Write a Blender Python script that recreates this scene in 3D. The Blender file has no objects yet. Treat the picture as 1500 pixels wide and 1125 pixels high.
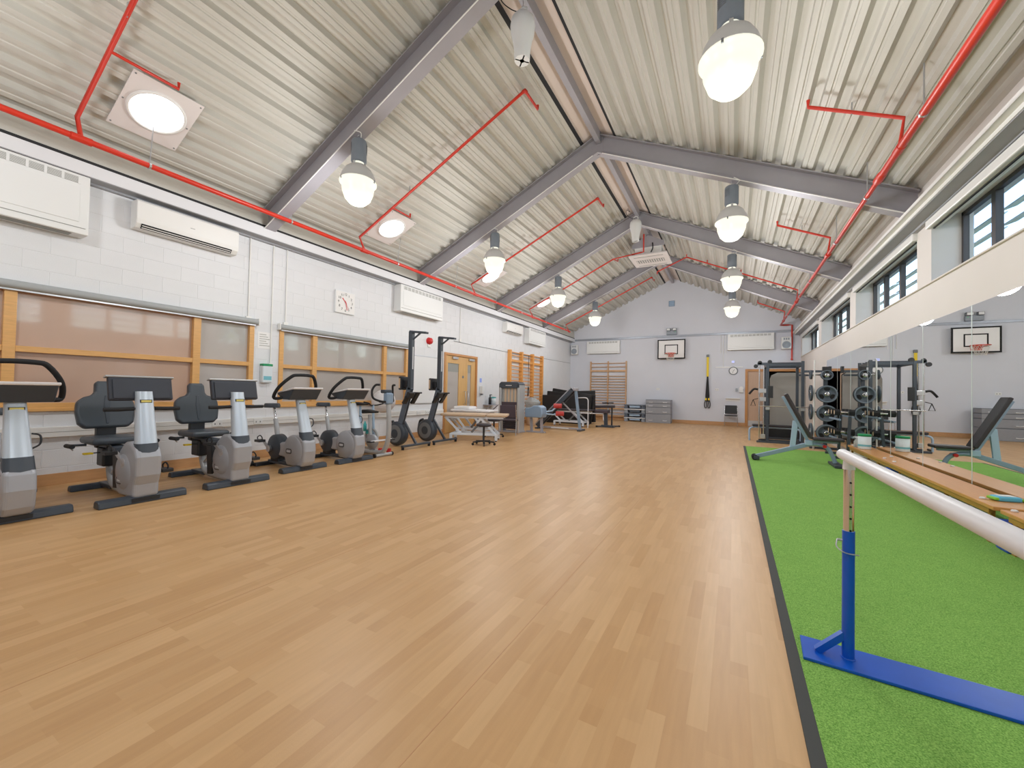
import bpy, bmesh, math, random
from mathutils import Vector, Matrix, Euler
random.seed(7)
SC = bpy.context.scene
COL = SC.collection
PI = math.pi

# ------------------------------------------------------------------ camera
_ya, _pi, _ro = math.radians(28.7318), math.radians(1.0747), math.radians(1.1669)
_F = Vector((-math.sin(_ya)*math.cos(_pi), math.cos(_ya)*math.cos(_pi), math.sin(_pi)))
_R = Vector((math.cos(_ya), math.sin(_ya), 0)); _U = _R.cross(_F)
_R2 = _R*math.cos(_ro) + _U*math.sin(_ro); _U2 = -_R*math.sin(_ro) + _U*math.cos(_ro)
cam_d = bpy.data.cameras.new('camera'); cam = bpy.data.objects.new('camera', cam_d); COL.objects.link(cam)
cam_d.sensor_width = 36; cam_d.lens = 590.38*36/1500; cam_d.clip_start = .05; cam_d.clip_end = 300
cam.matrix_world = Matrix(((_R2.x, _U2.x, -_F.x, 0), (_R2.y, _U2.y, -_F.y, 0), (_R2.z, _U2.z, -_F.z, 1.2923), (0, 0, 0, 1)))
SC.camera = cam
# ------------------------------------------------------------------ world, exposure
W = bpy.data.worlds.new('sky'); SC.world = W; W.use_nodes = True
_n = W.node_tree.nodes; _l = W.node_tree.links; _n.clear()
_o = _n.new('ShaderNodeOutputWorld'); _b = _n.new('ShaderNodeBackground'); _s = _n.new('ShaderNodeTexSky')
_s.sky_type = 'NISHITA'; _s.sun_disc = False; _s.sun_elevation = math.radians(42); _s.sun_rotation = math.radians(200)
_s.air_density = 1.2; _s.dust_density = 1.5
_b.inputs['Strength'].default_value = 0.7
_l.new(_s.outputs[0], _b.inputs['Color']); _l.new(_b.outputs[0], _o.inputs['Surface'])
VS = SC.view_settings
VS.view_transform = 'Standard'; VS.look = 'None'; VS.gamma = 1; VS.use_curve_mapping = False
VS.exposure = 0.0
SC.cycles.max_bounces = 7; SC.cycles.diffuse_bounces = 4; SC.cycles.glossy_bounces = 4
SC.cycles.sample_clamp_indirect = 8; SC.cycles.use_denoising = True
LAMP_W = 98.0        # watts of each hanging lamp
TUBE_E = 3.0         # daylight tubes
GLOBE_E = .92

# ------------------------------------------------------------------ room numbers
XL, XR, YE, YB = -7.49, 2.42, 20.0, -3.6
XC = -2.5
SL = .465
def deckz(x): return 6.70 - SL*abs(x - XC)
PORTALS = (0.1, 4.15, 8.13, 12.1, 16.1)

# ------------------------------------------------------------------ helpers
def lin(r, g, b):
    f = lambda c: (c/255/12.92) if c/255 <= .04045 else ((c/255 + .055)/1.055)**2.4
    return (f(r), f(g), f(b), 1)

class MB:
    def __init__(s): s.v = []; s.f = []; s.sm = []
    def add(s, vs, fs, smooth=False):
        o = len(s.v); s.v += [tuple(v) for v in vs]
        for f in fs: s.f.append([i + o for i in f]); s.sm.append(smooth)
        return s
    def box(s, c, d, rot=None):
        hx, hy, hz = d[0]/2, d[1]/2, d[2]/2
        vs = [Vector((sx*hx, sy*hy, sz*hz)) for sz in (-1, 1) for sy in (-1, 1) for sx in (-1, 1)]
        if rot is not None: vs = [rot @ v for v in vs]
        c = Vector(c); vs = [v + c for v in vs]
        return s.add(vs, [(0,2,3,1),(4,5,7,6),(0,1,5,4),(2,6,7,3),(0,4,6,2),(1,3,7,5)])
    def bx(s, x0, x1, y0, y1, z0, z1):
        return s.box(((x0+x1)/2, (y0+y1)/2, (z0+z1)/2), (abs(x1-x0), abs(y1-y0), abs(z1-z0)))
    def bar(s, p0, p1, w, h, up=(0,0,1), ext=0):
        p0, p1 = Vector(p0), Vector(p1); d = (p1-p0); L = d.length; d.normalize()
        up = Vector(up)
        if abs(d.dot(up)) > .98: up = Vector((1,0,0)) if abs(d.x) < .9 else Vector((0,1,0))
        sx = d.cross(up).normalized(); uz = sx.cross(d).normalized()
        M = Matrix((sx, d, uz)).transposed()
        return s.box((p0+p1)/2, (w, L+2*ext, h), M)
    def cyl(s, p0, p1, r0, r1=None, n=14, cap=True, smooth=True):
        r1 = r0 if r1 is None else r1
        p0, p1 = Vector(p0), Vector(p1); d = (p1-p0).normalized()
        a = d.orthogonal().normalized(); b = d.cross(a)
        vs = []
        for p, r in ((p0, r0), (p1, r1)):
            for i in range(n):
                t = 2*PI*i/n; vs.append(p + a*(r*math.cos(t)) + b*(r*math.sin(t)))
        s.add(vs, [(i, (i+1) % n, n+(i+1) % n, n+i) for i in range(n)], smooth)
        if cap:
            s.add(vs, [tuple(range(n))[::-1], tuple(range(n, 2*n))])
        return s
    def tube(s, pts, r, n=8, closed=False, cap=True):
        P = [Vector(p) for p in pts]; m = len(P); vs = []
        rr = r if isinstance(r, (list, tuple)) else [r]*m
        prev = None
        for i in range(m):
            if closed: t = P[(i+1) % m] - P[i-1]
            else: t = P[min(i+1, m-1)] - P[max(i-1, 0)]
            t.normalize()
            a = t.orthogonal().normalized() if prev is None else (prev - t*prev.dot(t)).normalized()
            prev = a; b = t.cross(a)
            for k in range(n):
                q = 2*PI*k/n; vs.append(P[i] + a*(rr[i]*math.cos(q)) + b*(rr[i]*math.sin(q)))
        fs = []
        for i in range(m if closed else m-1):
            j = (i+1) % m
            for k in range(n): fs.append((i*n+k, i*n+(k+1) % n, j*n+(k+1) % n, j*n+k))
        s.add(vs, fs, True)
        if cap and not closed: s.add(vs, [tuple(range(n))[::-1], tuple(range((m-1)*n, m*n))])
        return s
    def lathe(s, prof, c=(0,0,0), n=24, M=None, smooth=True, cap=True):
        c = Vector(c); vs = []; m = len(prof)
        for r, z in prof:
            for k in range(n):
                v = Vector((r*math.cos(2*PI*k/n), r*math.sin(2*PI*k/n), z))
                if M is not None: v = M @ v
                vs.append(v + c)
        fs = [(i*n+k, i*n+(k+1) % n, (i+1)*n+(k+1) % n, (i+1)*n+k) for i in range(m-1) for k in range(n)]
        s.add(vs, fs, smooth)
        if cap and prof[0][0] > 1e-4: s.add(vs[:n], [tuple(range(n))[::-1]])
        if cap and prof[-1][0] > 1e-4: s.add(vs[-n:], [tuple(range(n))])
        return s
    def prism(s, poly, axis, a0, a1):
        m = len(poly)
        def P(p, a): return {'x': (a, p[0], p[1]), 'y': (p[0], a, p[1]), 'z': (p[0], p[1], a)}[axis]
        vs = [P(p, a0) for p in poly] + [P(p, a1) for p in poly]
        s.add(vs, [tuple(range(m))[::-1], tuple(range(m, 2*m))] + [(i, (i+1) % m, m+(i+1) % m, m+i) for i in range(m)])
        return s
    def mesh(s, name):
        me = bpy.data.meshes.new(name); me.from_pydata(s.v, [], s.f)
        me.polygons.foreach_set('use_smooth', s.sm)
        bm = bmesh.new(); bm.from_mesh(me)
        bmesh.ops.recalc_face_normals(bm, faces=bm.faces[:]); bm.to_mesh(me); bm.free()
        return me
    def build(s, name, mat, parent=None, bevel=0, seg=2):
        o = bpy.data.objects.new(name, s.mesh(name)); COL.objects.link(o)
        o.data.materials.append(M[mat] if isinstance(mat, str) else mat)
        if parent is not None: o.parent = parent
        if bevel:
            b = o.modifiers.new('bevel', 'BEVEL'); b.width = bevel; b.segments = seg; b.limit_method = 'ANGLE'; b.angle_limit = math.radians(40)
        return o

def rounded(w, h, r, n=4, c=(0, 0)):
    pts = []
    for cx, cy, a0 in ((w/2-r, h/2-r, 0), (-w/2+r, h/2-r, 90), (-w/2+r, -h/2+r, 180), (w/2-r, -h/2+r, 270)):
        for i in range(n+1):
            a = math.radians(a0 + 90*i/n); pts.append((c[0]+cx+r*math.cos(a), c[1]+cy+r*math.sin(a)))
    return pts
def smoothpath(pts, k=5):
    P = [Vector(p) for p in pts]; out = []
    Q = [P[0]*2-P[1]] + P + [P[-1]*2-P[-2]]
    for i in range(1, len(Q)-2):
        for j in range(k):
            t = j/k; a, b, c, d = Q[i-1], Q[i], Q[i+1], Q[i+2]
            out.append(.5*((2*b)+(c-a)*t+(2*a-5*b+4*c-d)*t*t+(3*b-a-3*c+d)*t**3))
    out.append(P[-1]); return out

def tag(o, label=None, cat=None, group=None, kind=None):
    if label: o['label'] = label
    if cat: o['category'] = cat
    if group: o['group'] = group
    if kind: o['kind'] = kind
    return o
def thing(name, label, cat, loc=(0,0,0), rz=0, group=None):
    o = bpy.data.objects.new(name, None); COL.objects.link(o)
    o.empty_display_size = .1; o.location = loc; o.rotation_euler = (0, 0, rz)
    return tag(o, label, cat, group)
def dup(root, loc, rz=None, label=None, group=None):
    def cp(o, par):
        c = o.copy(); COL.objects.link(c); c.parent = par
        for ch in kids.get(o.name, []): cp(ch, c)
        return c
    kids = {}
    for o in list(COL.objects):
        if o.parent: kids.setdefault(o.parent.name, []).append(o)
    r = cp(root, None); r.location = loc
    if rz is not None: r.rotation_euler = (0, 0, rz)
    if label: r['label'] = label
    if group: r['group'] = group
    return r
def struct(o): o['kind'] = 'structure'; return o

# ------------------------------------------------------------------ materials
M = {}
def mat(name, col, rough=.5, metal=0, noise=0, nscale=20, bump=0, bscale=60, coat=0, spec=None, emit=None, estr=0, alpha=None, trans=0, stretch=None):
    m = bpy.data.materials.new(name); m.use_nodes = True
    nt = m.node_tree; b = nt.nodes['Principled BSDF']
    b.inputs['Base Color'].default_value = col; b.inputs['Roughness'].default_value = rough; b.inputs['Metallic'].default_value = metal
    if spec is not None: b.inputs['Specular IOR Level'].default_value = spec
    if coat: b.inputs['Coat Weight'].default_value = coat; b.inputs['Coat Roughness'].default_value = .08
    if trans: b.inputs['Transmission Weight'].default_value = trans
    if emit: b.inputs['Emission Color'].default_value = emit; b.inputs['Emission Strength'].default_value = estr
    tc = mp = None
    if noise or bump:
        tc = nt.nodes.new('ShaderNodeTexCoord'); mp = nt.nodes.new('ShaderNodeMapping')
        nt.links.new(tc.outputs['Object'], mp.inputs['Vector'])
        if stretch: mp.inputs['Scale'].default_value = stretch
    if noise:
        t = nt.nodes.new('ShaderNodeTexNoise'); t.inputs['Scale'].default_value = nscale; t.inputs['Detail'].default_value = 5
        nt.links.new(mp.outputs[0], t.inputs['Vector'])
        r = nt.nodes.new('ShaderNodeValToRGB')
        r.color_ramp.elements[0].position = .3; r.color_ramp.elements[1].position = .7
        r.color_ramp.elements[0].color = [c*(1-noise) for c in col[:3]]+[1]
        r.color_ramp.elements[1].color = [min(1, c*(1+noise)) for c in col[:3]]+[1]
        nt.links.new(t.outputs['Fac'], r.inputs['Fac']); nt.links.new(r.outputs['Color'], b.inputs['Base Color'])
    if bump:
        t = nt.nodes.new('ShaderNodeTexNoise'); t.inputs['Scale'].default_value = bscale; t.inputs['Detail'].default_value = 4
        nt.links.new(mp.outputs[0], t.inputs['Vector'])
        u = nt.nodes.new('ShaderNodeBump'); u.inputs['Strength'].default_value = bump; u.inputs['Distance'].default_value = .01
        nt.links.new(t.outputs['Fac'], u.inputs['Height']); nt.links.new(u.outputs['Normal'], b.inputs['Normal'])
    M[name] = m; return m

mat('wall_paint', lin(226,228,232), .55, noise=.015, nscale=3, bump=.12, bscale=90)
mat('end_paint', lin(214,217,226), .6, noise=.02, nscale=1.2, bump=.1, bscale=60)
mat('right_paint', lin(222,217,212), .6, noise=.01, nscale=2)
mat('white_gloss', lin(236,236,234), .35)
mat('mortar', lin(226,228,232), .7)
mat('casing', lin(232,234,234), .4)
mat('casing_dark', lin(150,152,148), .6)
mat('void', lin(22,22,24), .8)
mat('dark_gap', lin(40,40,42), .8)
mat('deck', lin(199,197,189), .55, metal=.12, noise=.05, nscale=1.5, bump=.08, bscale=25, stretch=(8, .5, 8))
mat('ridge_board', lin(222,208,198), .6, noise=.03, nscale=2)
mat('steel_grey', lin(166,164,171), .5, metal=.1, noise=.03, nscale=4)
mat('channel_grey', lin(158,160,165), .5, noise=.03, nscale=6)
mat('galv', lin(158,163,172), .35, metal=.5, noise=.04, nscale=9)
mat('red_pipe', lin(206,52,34), .35, noise=.03, nscale=12)
mat('red_plastic', lin(200,30,34), .35)
mat('beech', lin(222,170,104), .4, noise=.08, nscale=7, stretch=(1, 1, 8), coat=.2)
mat('beech_h', lin(222,170,104), .4, noise=.08, nscale=7, stretch=(8, 1, 8), coat=.2)
mat('door_wood', lin(214,172,112), .4, noise=.06, nscale=4, stretch=(6, 6, .6), coat=.2)
mat('door_frame', lin(196,140,84), .45, noise=.06, nscale=6)
mat('brown_door', lin(196,166,142), .5, noise=.04, nscale=3, stretch=(4, 4, .5))
mat('skirting', lin(196,150,104), .45, noise=.08, nscale=5, stretch=(4, .6, 4))
mat('bar_wood', lin(226,160,84), .45, noise=.08, nscale=8, stretch=(1, 1, 5))
mat('pale_bar_wood', lin(204,164,124), .5, noise=.08, nscale=8)
mat('bench_wood', lin(212,150,84), .38, noise=.05, nscale=5, stretch=(10, .7, 10), coat=.12)
mat('bench_edge', lin(178,132,60), .4, noise=.08, nscale=6)
mat('film_warm', lin(196,166,148), .06, noise=.04, nscale=1.0, spec=.9)
mat('film_grey', lin(186,180,176), .06, noise=.04, nscale=1.0, spec=.9)
mat('blind', lin(168,172,174), .5)
mat('black_plastic', lin(38,40,44), .45)
mat('black_rubber', lin(30,31,34), .75, bump=.1, bscale=120)
mat('charcoal', lin(62,70,80), .42, noise=.03, nscale=10)
mat('charcoal_pad', lin(66,74,82), .38, bump=.06, bscale=160)
mat('rack_steel', lin(70,78,88), .4, metal=.2)
mat('bike_silver', lin(178,180,182), .38, metal=.25, noise=.02, nscale=5)
mat('bike_taupe', lin(174,178,186), .4, metal=.25, noise=.02, nscale=4)
mat('bike_pale', lin(196,208,220), .3, metal=.2)
mat('blue_grey', lin(140,162,186), .4, metal=.15)
mat('pale_blue', lin(170,196,222), .4, metal=.1)
mat('chrome', lin(226,228,232), .12, metal=1)
mat('satin', lin(196,198,202), .3, metal=.8)
mat('screen', lin(28,30,36), .15)
mat('console_navy', lin(54,58,68), .55)
mat('badge', lin(226,214,120), .4)
mat('badge_dark', lin(58,56,56), .5)
mat('logo_white', lin(232,234,236), .5)
mat('yellow', lin(236,206,40), .5)
mat('tan_vinyl', lin(206,180,152), .5, bump=.05, bscale=90)
mat('white_sheet', lin(240,240,242), .7, bump=.15, bscale=12)
mat('frame_white', lin(226,234,244), .35)
mat('dark_vinyl', lin(52,48,54), .5)
mat('purple_vinyl', lin(72,62,72), .5)
mat('mat_black', lin(34,35,38), .55, bump=.1, bscale=40)
mat('red_pad', lin(186,60,58), .5)
mat('step_grey', lin(150,158,168), .55, noise=.04, nscale=12)
mat('step_dark', lin(92,102,116), .6)
mat('box_grey', lin(150,152,158), .6, noise=.03, nscale=10)
mat('panel_grey', lin(166,164,160), .3, noise=.05, nscale=2)
mat('plate_iron', lin(78,88,100), .45, metal=.2, noise=.05, nscale=25)
mat('plate_edge', lin(112,124,138), .4, metal=.25)
mat('blue_paint', lin(8,88,200), .3, noise=.04, nscale=10)
mat('blue_plastic', lin(30,84,190), .4)
mat('pole_white', lin(228,227,230), .4, noise=.02, nscale=6)
mat('turf_edge', lin(70,72,72), .8)
mat('green_lid', lin(30,150,96), .4)
mat('tub_white', lin(222,232,238), .4)
mat('tub_print', lin(120,190,205), .5)
mat('clear_plastic', lin(206,216,220), .15, trans=.5)
mat('wipe_green', lin(134,206,60), .4)
mat('wipe_blue', lin(96,190,228), .4)
mat('paper', lin(240,240,240), .8)
mat('ball_white', lin(222,220,222), .45)
mat('teal', lin(60,170,170), .4)
mat('gear_grey', lin(128,138,150), .45, noise=.03, nscale=14)
mat('reflector', lin(206,206,206), .4)
mat('fan_white', lin(228,230,230), .4)
mat('panel_white', lin(226,220,218), .5)
mat('lead_grey', lin(120,124,128), .5)
mat('window_frame_dark', lin(62,58,60), .4)
mat('louvre', lin(176,186,196), .4, metal=.3)
mat('rim_red', lin(214,84,60), .45)
mat('net', lin(232,232,226), .8)
mat('sign_blue', lin(150,170,240), .5)
mat('leaf', lin(120,150,50), .7, noise=.4, nscale=6)
mat('bark', lin(90,72,56), .9)
mat('ground_out', lin(120,128,110), .9)
mat('mirror', (.90,.93,.92,1), .0, metal=1)
mat('mirror_edge', lin(214,226,226), .25)
mat('globe', lin(120,120,108), .3, emit=(1, .985, .84, 1), estr=GLOBE_E)
mat('tube_light', lin(255,255,255), .3, emit=(.96, .98, 1, 1), estr=TUBE_E)
mat('sign_light', lin(170,180,250), .4, emit=(.5, .55, 1, 1), estr=.5)
mat('green_led', lin(90,220,120), .4)
# glass
g = bpy.data.materials.new('glass'); g.use_nodes = True; nt = g.node_tree; nt.nodes.clear()
o_ = nt.nodes.new('ShaderNodeOutputMaterial'); t_ = nt.nodes.new('ShaderNodeBsdfTransparent'); g_ = nt.nodes.new('ShaderNodeBsdfGlossy'); x_ = nt.nodes.new('ShaderNodeMixShader'); fr = nt.nodes.new('ShaderNodeFresnel')
g_.inputs['Roughness'].default_value = .02; t_.inputs['Color'].default_value = (.93, .97, .98, 1); fr.inputs['IOR'].default_value = 1.5
ge = nt.nodes.new('ShaderNodeNewGeometry'); mu = nt.nodes.new('ShaderNodeMath'); mu.operation = 'SUBTRACT'; mu.use_clamp = True
nt.links.new(fr.outputs[0], mu.inputs[0]); nt.links.new(ge.outputs['Backfacing'], mu.inputs[1]); nt.links.new(mu.outputs[0], x_.inputs[0]); nt.links.new(t_.outputs[0], x_.inputs[1]); nt.links.new(g_.outputs[0], x_.inputs[2]); nt.links.new(x_.outputs[0], o_.inputs[0]); M['glass'] = g
# vinyl wood floor: narrow strips running down the room
def floor_mat():
    m = bpy.data.materials.new('vinyl_wood'); m.use_nodes = True; nt = m.node_tree; b = nt.nodes['Principled BSDF']
    tc = nt.nodes.new('ShaderNodeTexCoord'); mp = nt.nodes.new('ShaderNodeMapping'); mp.inputs['Rotation'].default_value = (0, 0, PI/2)
    nt.links.new(tc.outputs['Object'], mp.inputs['Vector'])
    def brick(w, h, off, c1, c2):
        k = nt.nodes.new('ShaderNodeTexBrick'); k.offset = off; k.inputs['Scale'].default_value = 1
        k.inputs['Brick Width'].default_value = w; k.inputs['Row Height'].default_value = h
        k.inputs['Mortar Size'].default_value = 0.0; k.inputs['Bias'].default_value = 0
        k.inputs['Color1'].default_value = c1; k.inputs['Color2'].default_value = c2
        nt.links.new(mp.outputs[0], k.inputs['Vector']); return k
    k1 = brick(.52, .075, .37, lin(214,174,125), lin(201,158,108))
    k2 = brick(.83, .075, .61, (1, 1, 1, 1), (.93, .915, .90, 1))
    mx = nt.nodes.new('ShaderNodeMix'); mx.data_type = 'RGBA'; mx.blend_type = 'MULTIPLY'; mx.inputs[0].default_value = .75
    nt.links.new(k1.outputs['Color'], mx.inputs[6]); nt.links.new(k2.outputs['Color'], mx.inputs[7])
    mp2 = nt.nodes.new('ShaderNodeMapping'); mp2.inputs['Scale'].default_value = (14, 1.1, 1); nt.links.new(tc.outputs['Object'], mp2.inputs['Vector'])
    no = nt.nodes.new('ShaderNodeTexNoise'); no.inputs['Scale'].default_value = 3; no.inputs['Detail'].default_value = 8; nt.links.new(mp2.outputs[0], no.inputs['Vector'])
    rp = nt.nodes.new('ShaderNodeValToRGB'); rp.color_ramp.elements[0].position = .3; rp.color_ramp.elements[1].position = .72
    rp.color_ramp.elements[0].color = (.90, .885, .87, 1); rp.color_ramp.elements[1].color = (1.0, 1.0, 1.0, 1)
    nt.links.new(no.outputs['Fac'], rp.inputs['Fac'])
    m2 = nt.nodes.new('ShaderNodeMix'); m2.data_type = 'RGBA'; m2.blend_type = 'MULTIPLY'; m2.inputs[0].default_value = .8
    nt.links.new(mx.outputs[2], m2.inputs[6]); nt.links.new(rp.outputs['Color'], m2.inputs[7])
    nt.links.new(m2.outputs[2], b.inputs['Base Color'])
    b.inputs['Roughness'].default_value = .38; b.inputs['Specular IOR Level'].default_value = .4
    n2 = nt.nodes.new('ShaderNodeTexNoise'); n2.inputs['Scale'].default_value = 160; nt.links.new(tc.outputs['Object'], n2.inputs['Vector'])
    bu = nt.nodes.new('ShaderNodeBump'); bu.inputs['Strength'].default_value = .06; bu.inputs['Distance'].default_value = .004
    nt.links.new(n2.outputs['Fac'], bu.inputs['Height']); nt.links.new(bu.outputs[0], b.inputs['Normal'])
    M['vinyl_wood'] = m
floor_mat()
def turf_mat():
    m = bpy.data.materials.new('turf'); m.use_nodes = True; nt = m.node_tree; b = nt.nodes['Principled BSDF']
    tc = nt.nodes.new('ShaderNodeTexCoord')
    n1 = nt.nodes.new('ShaderNodeTexNoise'); n1.inputs['Scale'].default_value = 190; n1.inputs['Detail'].default_value = 6; nt.links.new(tc.outputs['Object'], n1.inputs['Vector'])
    n0 = nt.nodes.new('ShaderNodeTexNoise'); n0.inputs['Scale'].default_value = 5; n0.inputs['Detail'].default_value = 3; nt.links.new(tc.outputs['Object'], n0.inputs['Vector'])
    r = nt.nodes.new('ShaderNodeValToRGB'); e = r.color_ramp.elements
    e[0].position = .3; e[0].color = lin(92,146,58); e[1].position = .7; e[1].color = lin(168,216,116)
    nt.links.new(n1.outputs['Fac'], r.inputs['Fac'])
    r0 = nt.nodes.new('ShaderNodeValToRGB'); r0.color_ramp.elements[0].color = (.85,.88,.85,1); r0.color_ramp.elements[1].color = (1.05,1.05,1.05,1)
    nt.links.new(n0.outputs['Fac'], r0.inputs['Fac'])
    mx = nt.nodes.new('ShaderNodeMix'); mx.data_type = 'RGBA'; mx.blend_type = 'MULTIPLY'; mx.inputs[0].default_value = 1
    nt.links.new(r.outputs['Color'], mx.inputs[6]); nt.links.new(r0.outputs['Color'], mx.inputs[7]); nt.links.new(mx.outputs[2], b.inputs['Base Color'])
    b.inputs['Roughness'].default_value = .9; b.inputs['Specular IOR Level'].default_value = .15
    bu = nt.nodes.new('ShaderNodeBump'); bu.inputs['Strength'].default_value = .6; bu.inputs['Distance'].default_value = .01
    nt.links.new(n1.outputs['Fac'], bu.inputs['Height']); nt.links.new(bu.outputs[0], b.inputs['Normal']); M['turf'] = m
turf_mat()
# ================================================================== STRUCTURE
def cells(u0, u1, v0, v1, holes):
    us = sorted({u0, u1, *[h[i] for h in holes for i in (0, 1) if u0 < h[i] < u1]})
    vs = sorted({v0, v1, *[h[i] for h in holes for i in (2, 3) if v0 < h[i] < v1]})
    for a, b in zip(us, us[1:]):
        for c, d in zip(vs, vs[1:]):
            mu, mv = (a+b)/2, (c+d)/2
            if not any(h[0] < mu < h[1] and h[2] < mv < h[3] for h in holes): yield a, b, c, d

# floor
fl = struct(MB().bx(XL-.3, XR+.6, YB-.3, YE+.3, -.12, 0).build('floor', 'vinyl_wood'))
for x in (-6.0, -4.33, -2.66, -.99, .68): MB().bx(x-.0022, x+.0022, YB, YE, -.002, .0008).build('welded_seam', 'skirting', fl)

# left wall: painted blocks on a core, two windows and a double door let into it
WIN1 = (-.95, 4.06, .95, 2.45); WIN2 = (4.52, 7.94, .93, 2.43); DOOR1 = (9.46, 11.2, 0, 2.42)
HOLES = [WIN1, WIN2, DOOR1]
b = MB()
for a, c, d, e in cells(YB, YE, 0, 4.42, HOLES): b.bx(XL-.22, XL-.003, a, c, d, e)
wall_left = struct(b.build('wall_left', 'mortar'))
BH, BL, J = .2222, .452, .005
full_mesh = {}
def block_geo(b, y0, y1, z0, z1):
    c = .003; x0, x1 = XL-.0035, XL
    vs = [(x0, y0, z0), (x0, y1, z0), (x0, y1, z1), (x0, y0, z1), (x1, y0+c, z0+c), (x1, y1-c, z0+c), (x1, y1-c, z1-c), (x1, y0+c, z1-c)]
    b.add(vs, [(4,5,6,7), (0,1,5,4), (1,2,6,5), (2,3,7,6), (3,0,4,7)])
rects = []
for r in range(18):
    z0 = r*BH; y = YB - (BL/2 if r % 2 else 0)
    while y < YE:
        R = [(max(y, YB)+J/2, min(y+BL, YE)-J/2, z0+J/2, z0+BH-J/2)]
        for h in HOLES:
            nr = []
            for q in R:
                if q[1] <= h[0] or q[0] >= h[1] or q[3] <= h[2] or q[2] >= h[3]: nr.append(q); continue
                if q[0] < h[0]: nr.append((q[0], h[0], q[2], q[3]))
                if q[1] > h[1]: nr.append((h[1], q[1], q[2], q[3]))
                m0, m1 = max(q[0], h[0]), min(q[1], h[1])
                if q[2] < h[2]: nr.append((m0, m1, q[2], h[2]))
                if q[3] > h[3]: nr.append((m0, m1, h[3], q[3]))
            R = nr
        rects += [q for q in R if q[1]-q[0] > .02 and q[3]-q[2] > .02]
        y += BL
vis = sorted([q for q in rects if q[1] > 1.0 and q[2] > .1], key=lambda q: q[0])[:290]
vset = set(vis); rest = MB()
for q in rects:
    if q not in vset: block_geo(rest, *q)
for q in vis:
    k = (round(q[1]-q[0], 3), round(q[3]-q[2], 3))
    if k not in full_mesh:
        bb = MB(); block_geo(bb, 0, k[0], 0, k[1]); me = bb.mesh('block'); me.materials.append(M['wall_paint']); full_mesh[k] = me
    o = bpy.data.objects.new('block', full_mesh[k]); COL.objects.link(o); o.parent = wall_left; o.location = (0, q[0], q[2])
ro = rest.build('block_courses', 'wall_paint', wall_left); ro['kind'] = 'stuff'

# end wall with gable and a doorway, back wall behind the camera
DOOR2 = (.50, 2.36, 0, 2.42)
b = MB()
for a, c, d, e in cells(XL-.22, XR+.5, 0, 4.2, [DOOR2]): b.bx(a, c, YE, YE+.25, d, e)
b.prism([(XL-.22, 4.2), (XR+.5, 4.2), (XR+.5, deckz(XR+.5)+.12), (XC, 6.85), (XL-.22, deckz(XL-.22)+.12)], 'y', YE, YE+.25)
wall_end = struct(b.build('wall_end', 'end_paint'))
b = MB().prism([(XL-.22, 0), (XR+.5, 0), (XR+.5, deckz(XR+.5)+.12), (XC, 6.85), (XL-.22, deckz(XL-.22)+.12)], 'y', YB-.25, YB)
struct(b.build('wall_back', 'wall_paint'))
# store behind the end doorway, its darkness painted as near-black walls
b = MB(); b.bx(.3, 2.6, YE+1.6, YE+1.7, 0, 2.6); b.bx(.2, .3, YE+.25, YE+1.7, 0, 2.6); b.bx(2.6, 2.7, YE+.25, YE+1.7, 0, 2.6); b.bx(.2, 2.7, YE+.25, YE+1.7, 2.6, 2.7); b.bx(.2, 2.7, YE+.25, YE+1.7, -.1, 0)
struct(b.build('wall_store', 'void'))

# right wall: solid lower part, piers and head above, clerestory windows between the piers
ZS = 2.92; XW = 2.72
PIERS = [(-3.6, -3.4), (-.28, .22), (3.72, 4.22), (7.72, 8.22), (11.68, 12.18), (15.7, 16.2), (19.72, 20.0)]
b = MB(); b.bx(XR, XW+.12, YB, YE, 0, ZS)
for a, c in PIERS: b.bx(XR, XW+.12, a, c, ZS, 3.86)
b.bx(XR, XW+.12, YB, YE, 3.86, 4.62)
wall_right = struct(b.build('wall_right', 'right_paint'))
struct(MB().bx(XR-.025, XW-.03, YB, YE, ZS-.0, ZS+.025).build('trim_1', 'right_paint', bevel=.008))
wn = 3
for (a, c) in [(PIERS[i][1], PIERS[i+1][0]) for i in range(len(PIERS)-1)]:
    w = bpy.data.objects.new('window_%d' % wn, None); COL.objects.link(w); w['kind'] = 'structure'; w.location = (XW, (a+c)/2, ZS+.025); wn += 1
    h = (c-a)/2; H = 3.86-ZS-.03
    f = MB(); f.bx(0, .06, -h, h, 0, .05); f.bx(0, .06, -h, h, H-.05, H); f.bx(0, .06, -h, -h+.05, 0, H); f.bx(0, .06, h-.05, h, 0, H)
    f.build('window_frame', 'window_frame_dark', w)
    n = max(1, round((2*h)/1.15)); muls = [h-.78 - i*(2*h-.78)/n for i in range(n)]
    for y in muls: MB().bx(-.005, .065, y-.045, y+.045, .05, H-.05).build('mullion', 'window_frame_dark', w)
    edges = [h-.05] + muls + [-h+.05]
    for y1, y0 in zip(edges, edges[1:]):
        if y1-y0 > .15: MB().bx(.028, .034, y0+.04, y1-.04, .05, H-.05).build('pane', 'glass', w)
    if a > 0:
        for k in range(5):
            zz = .10 + k*.21
            MB().box((.50, 0, zz), (.16, 2*h+.3, .018), Euler((0, math.radians(-20), 0)).to_matrix()).build('louvre_blade', 'louvre', w)
    # roller blind cassette over the window
    bc = MB(); bc.bx(-.36, -.22, -h-.02, h+.02, .745, .88); bc.build('blind_cassette', 'white_gloss', w, bevel=.015)
    MB().bx(-.30, -.28, -h+.05, h-.05, .73, .75).build('blind_hem', 'dark_gap', w)

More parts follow.
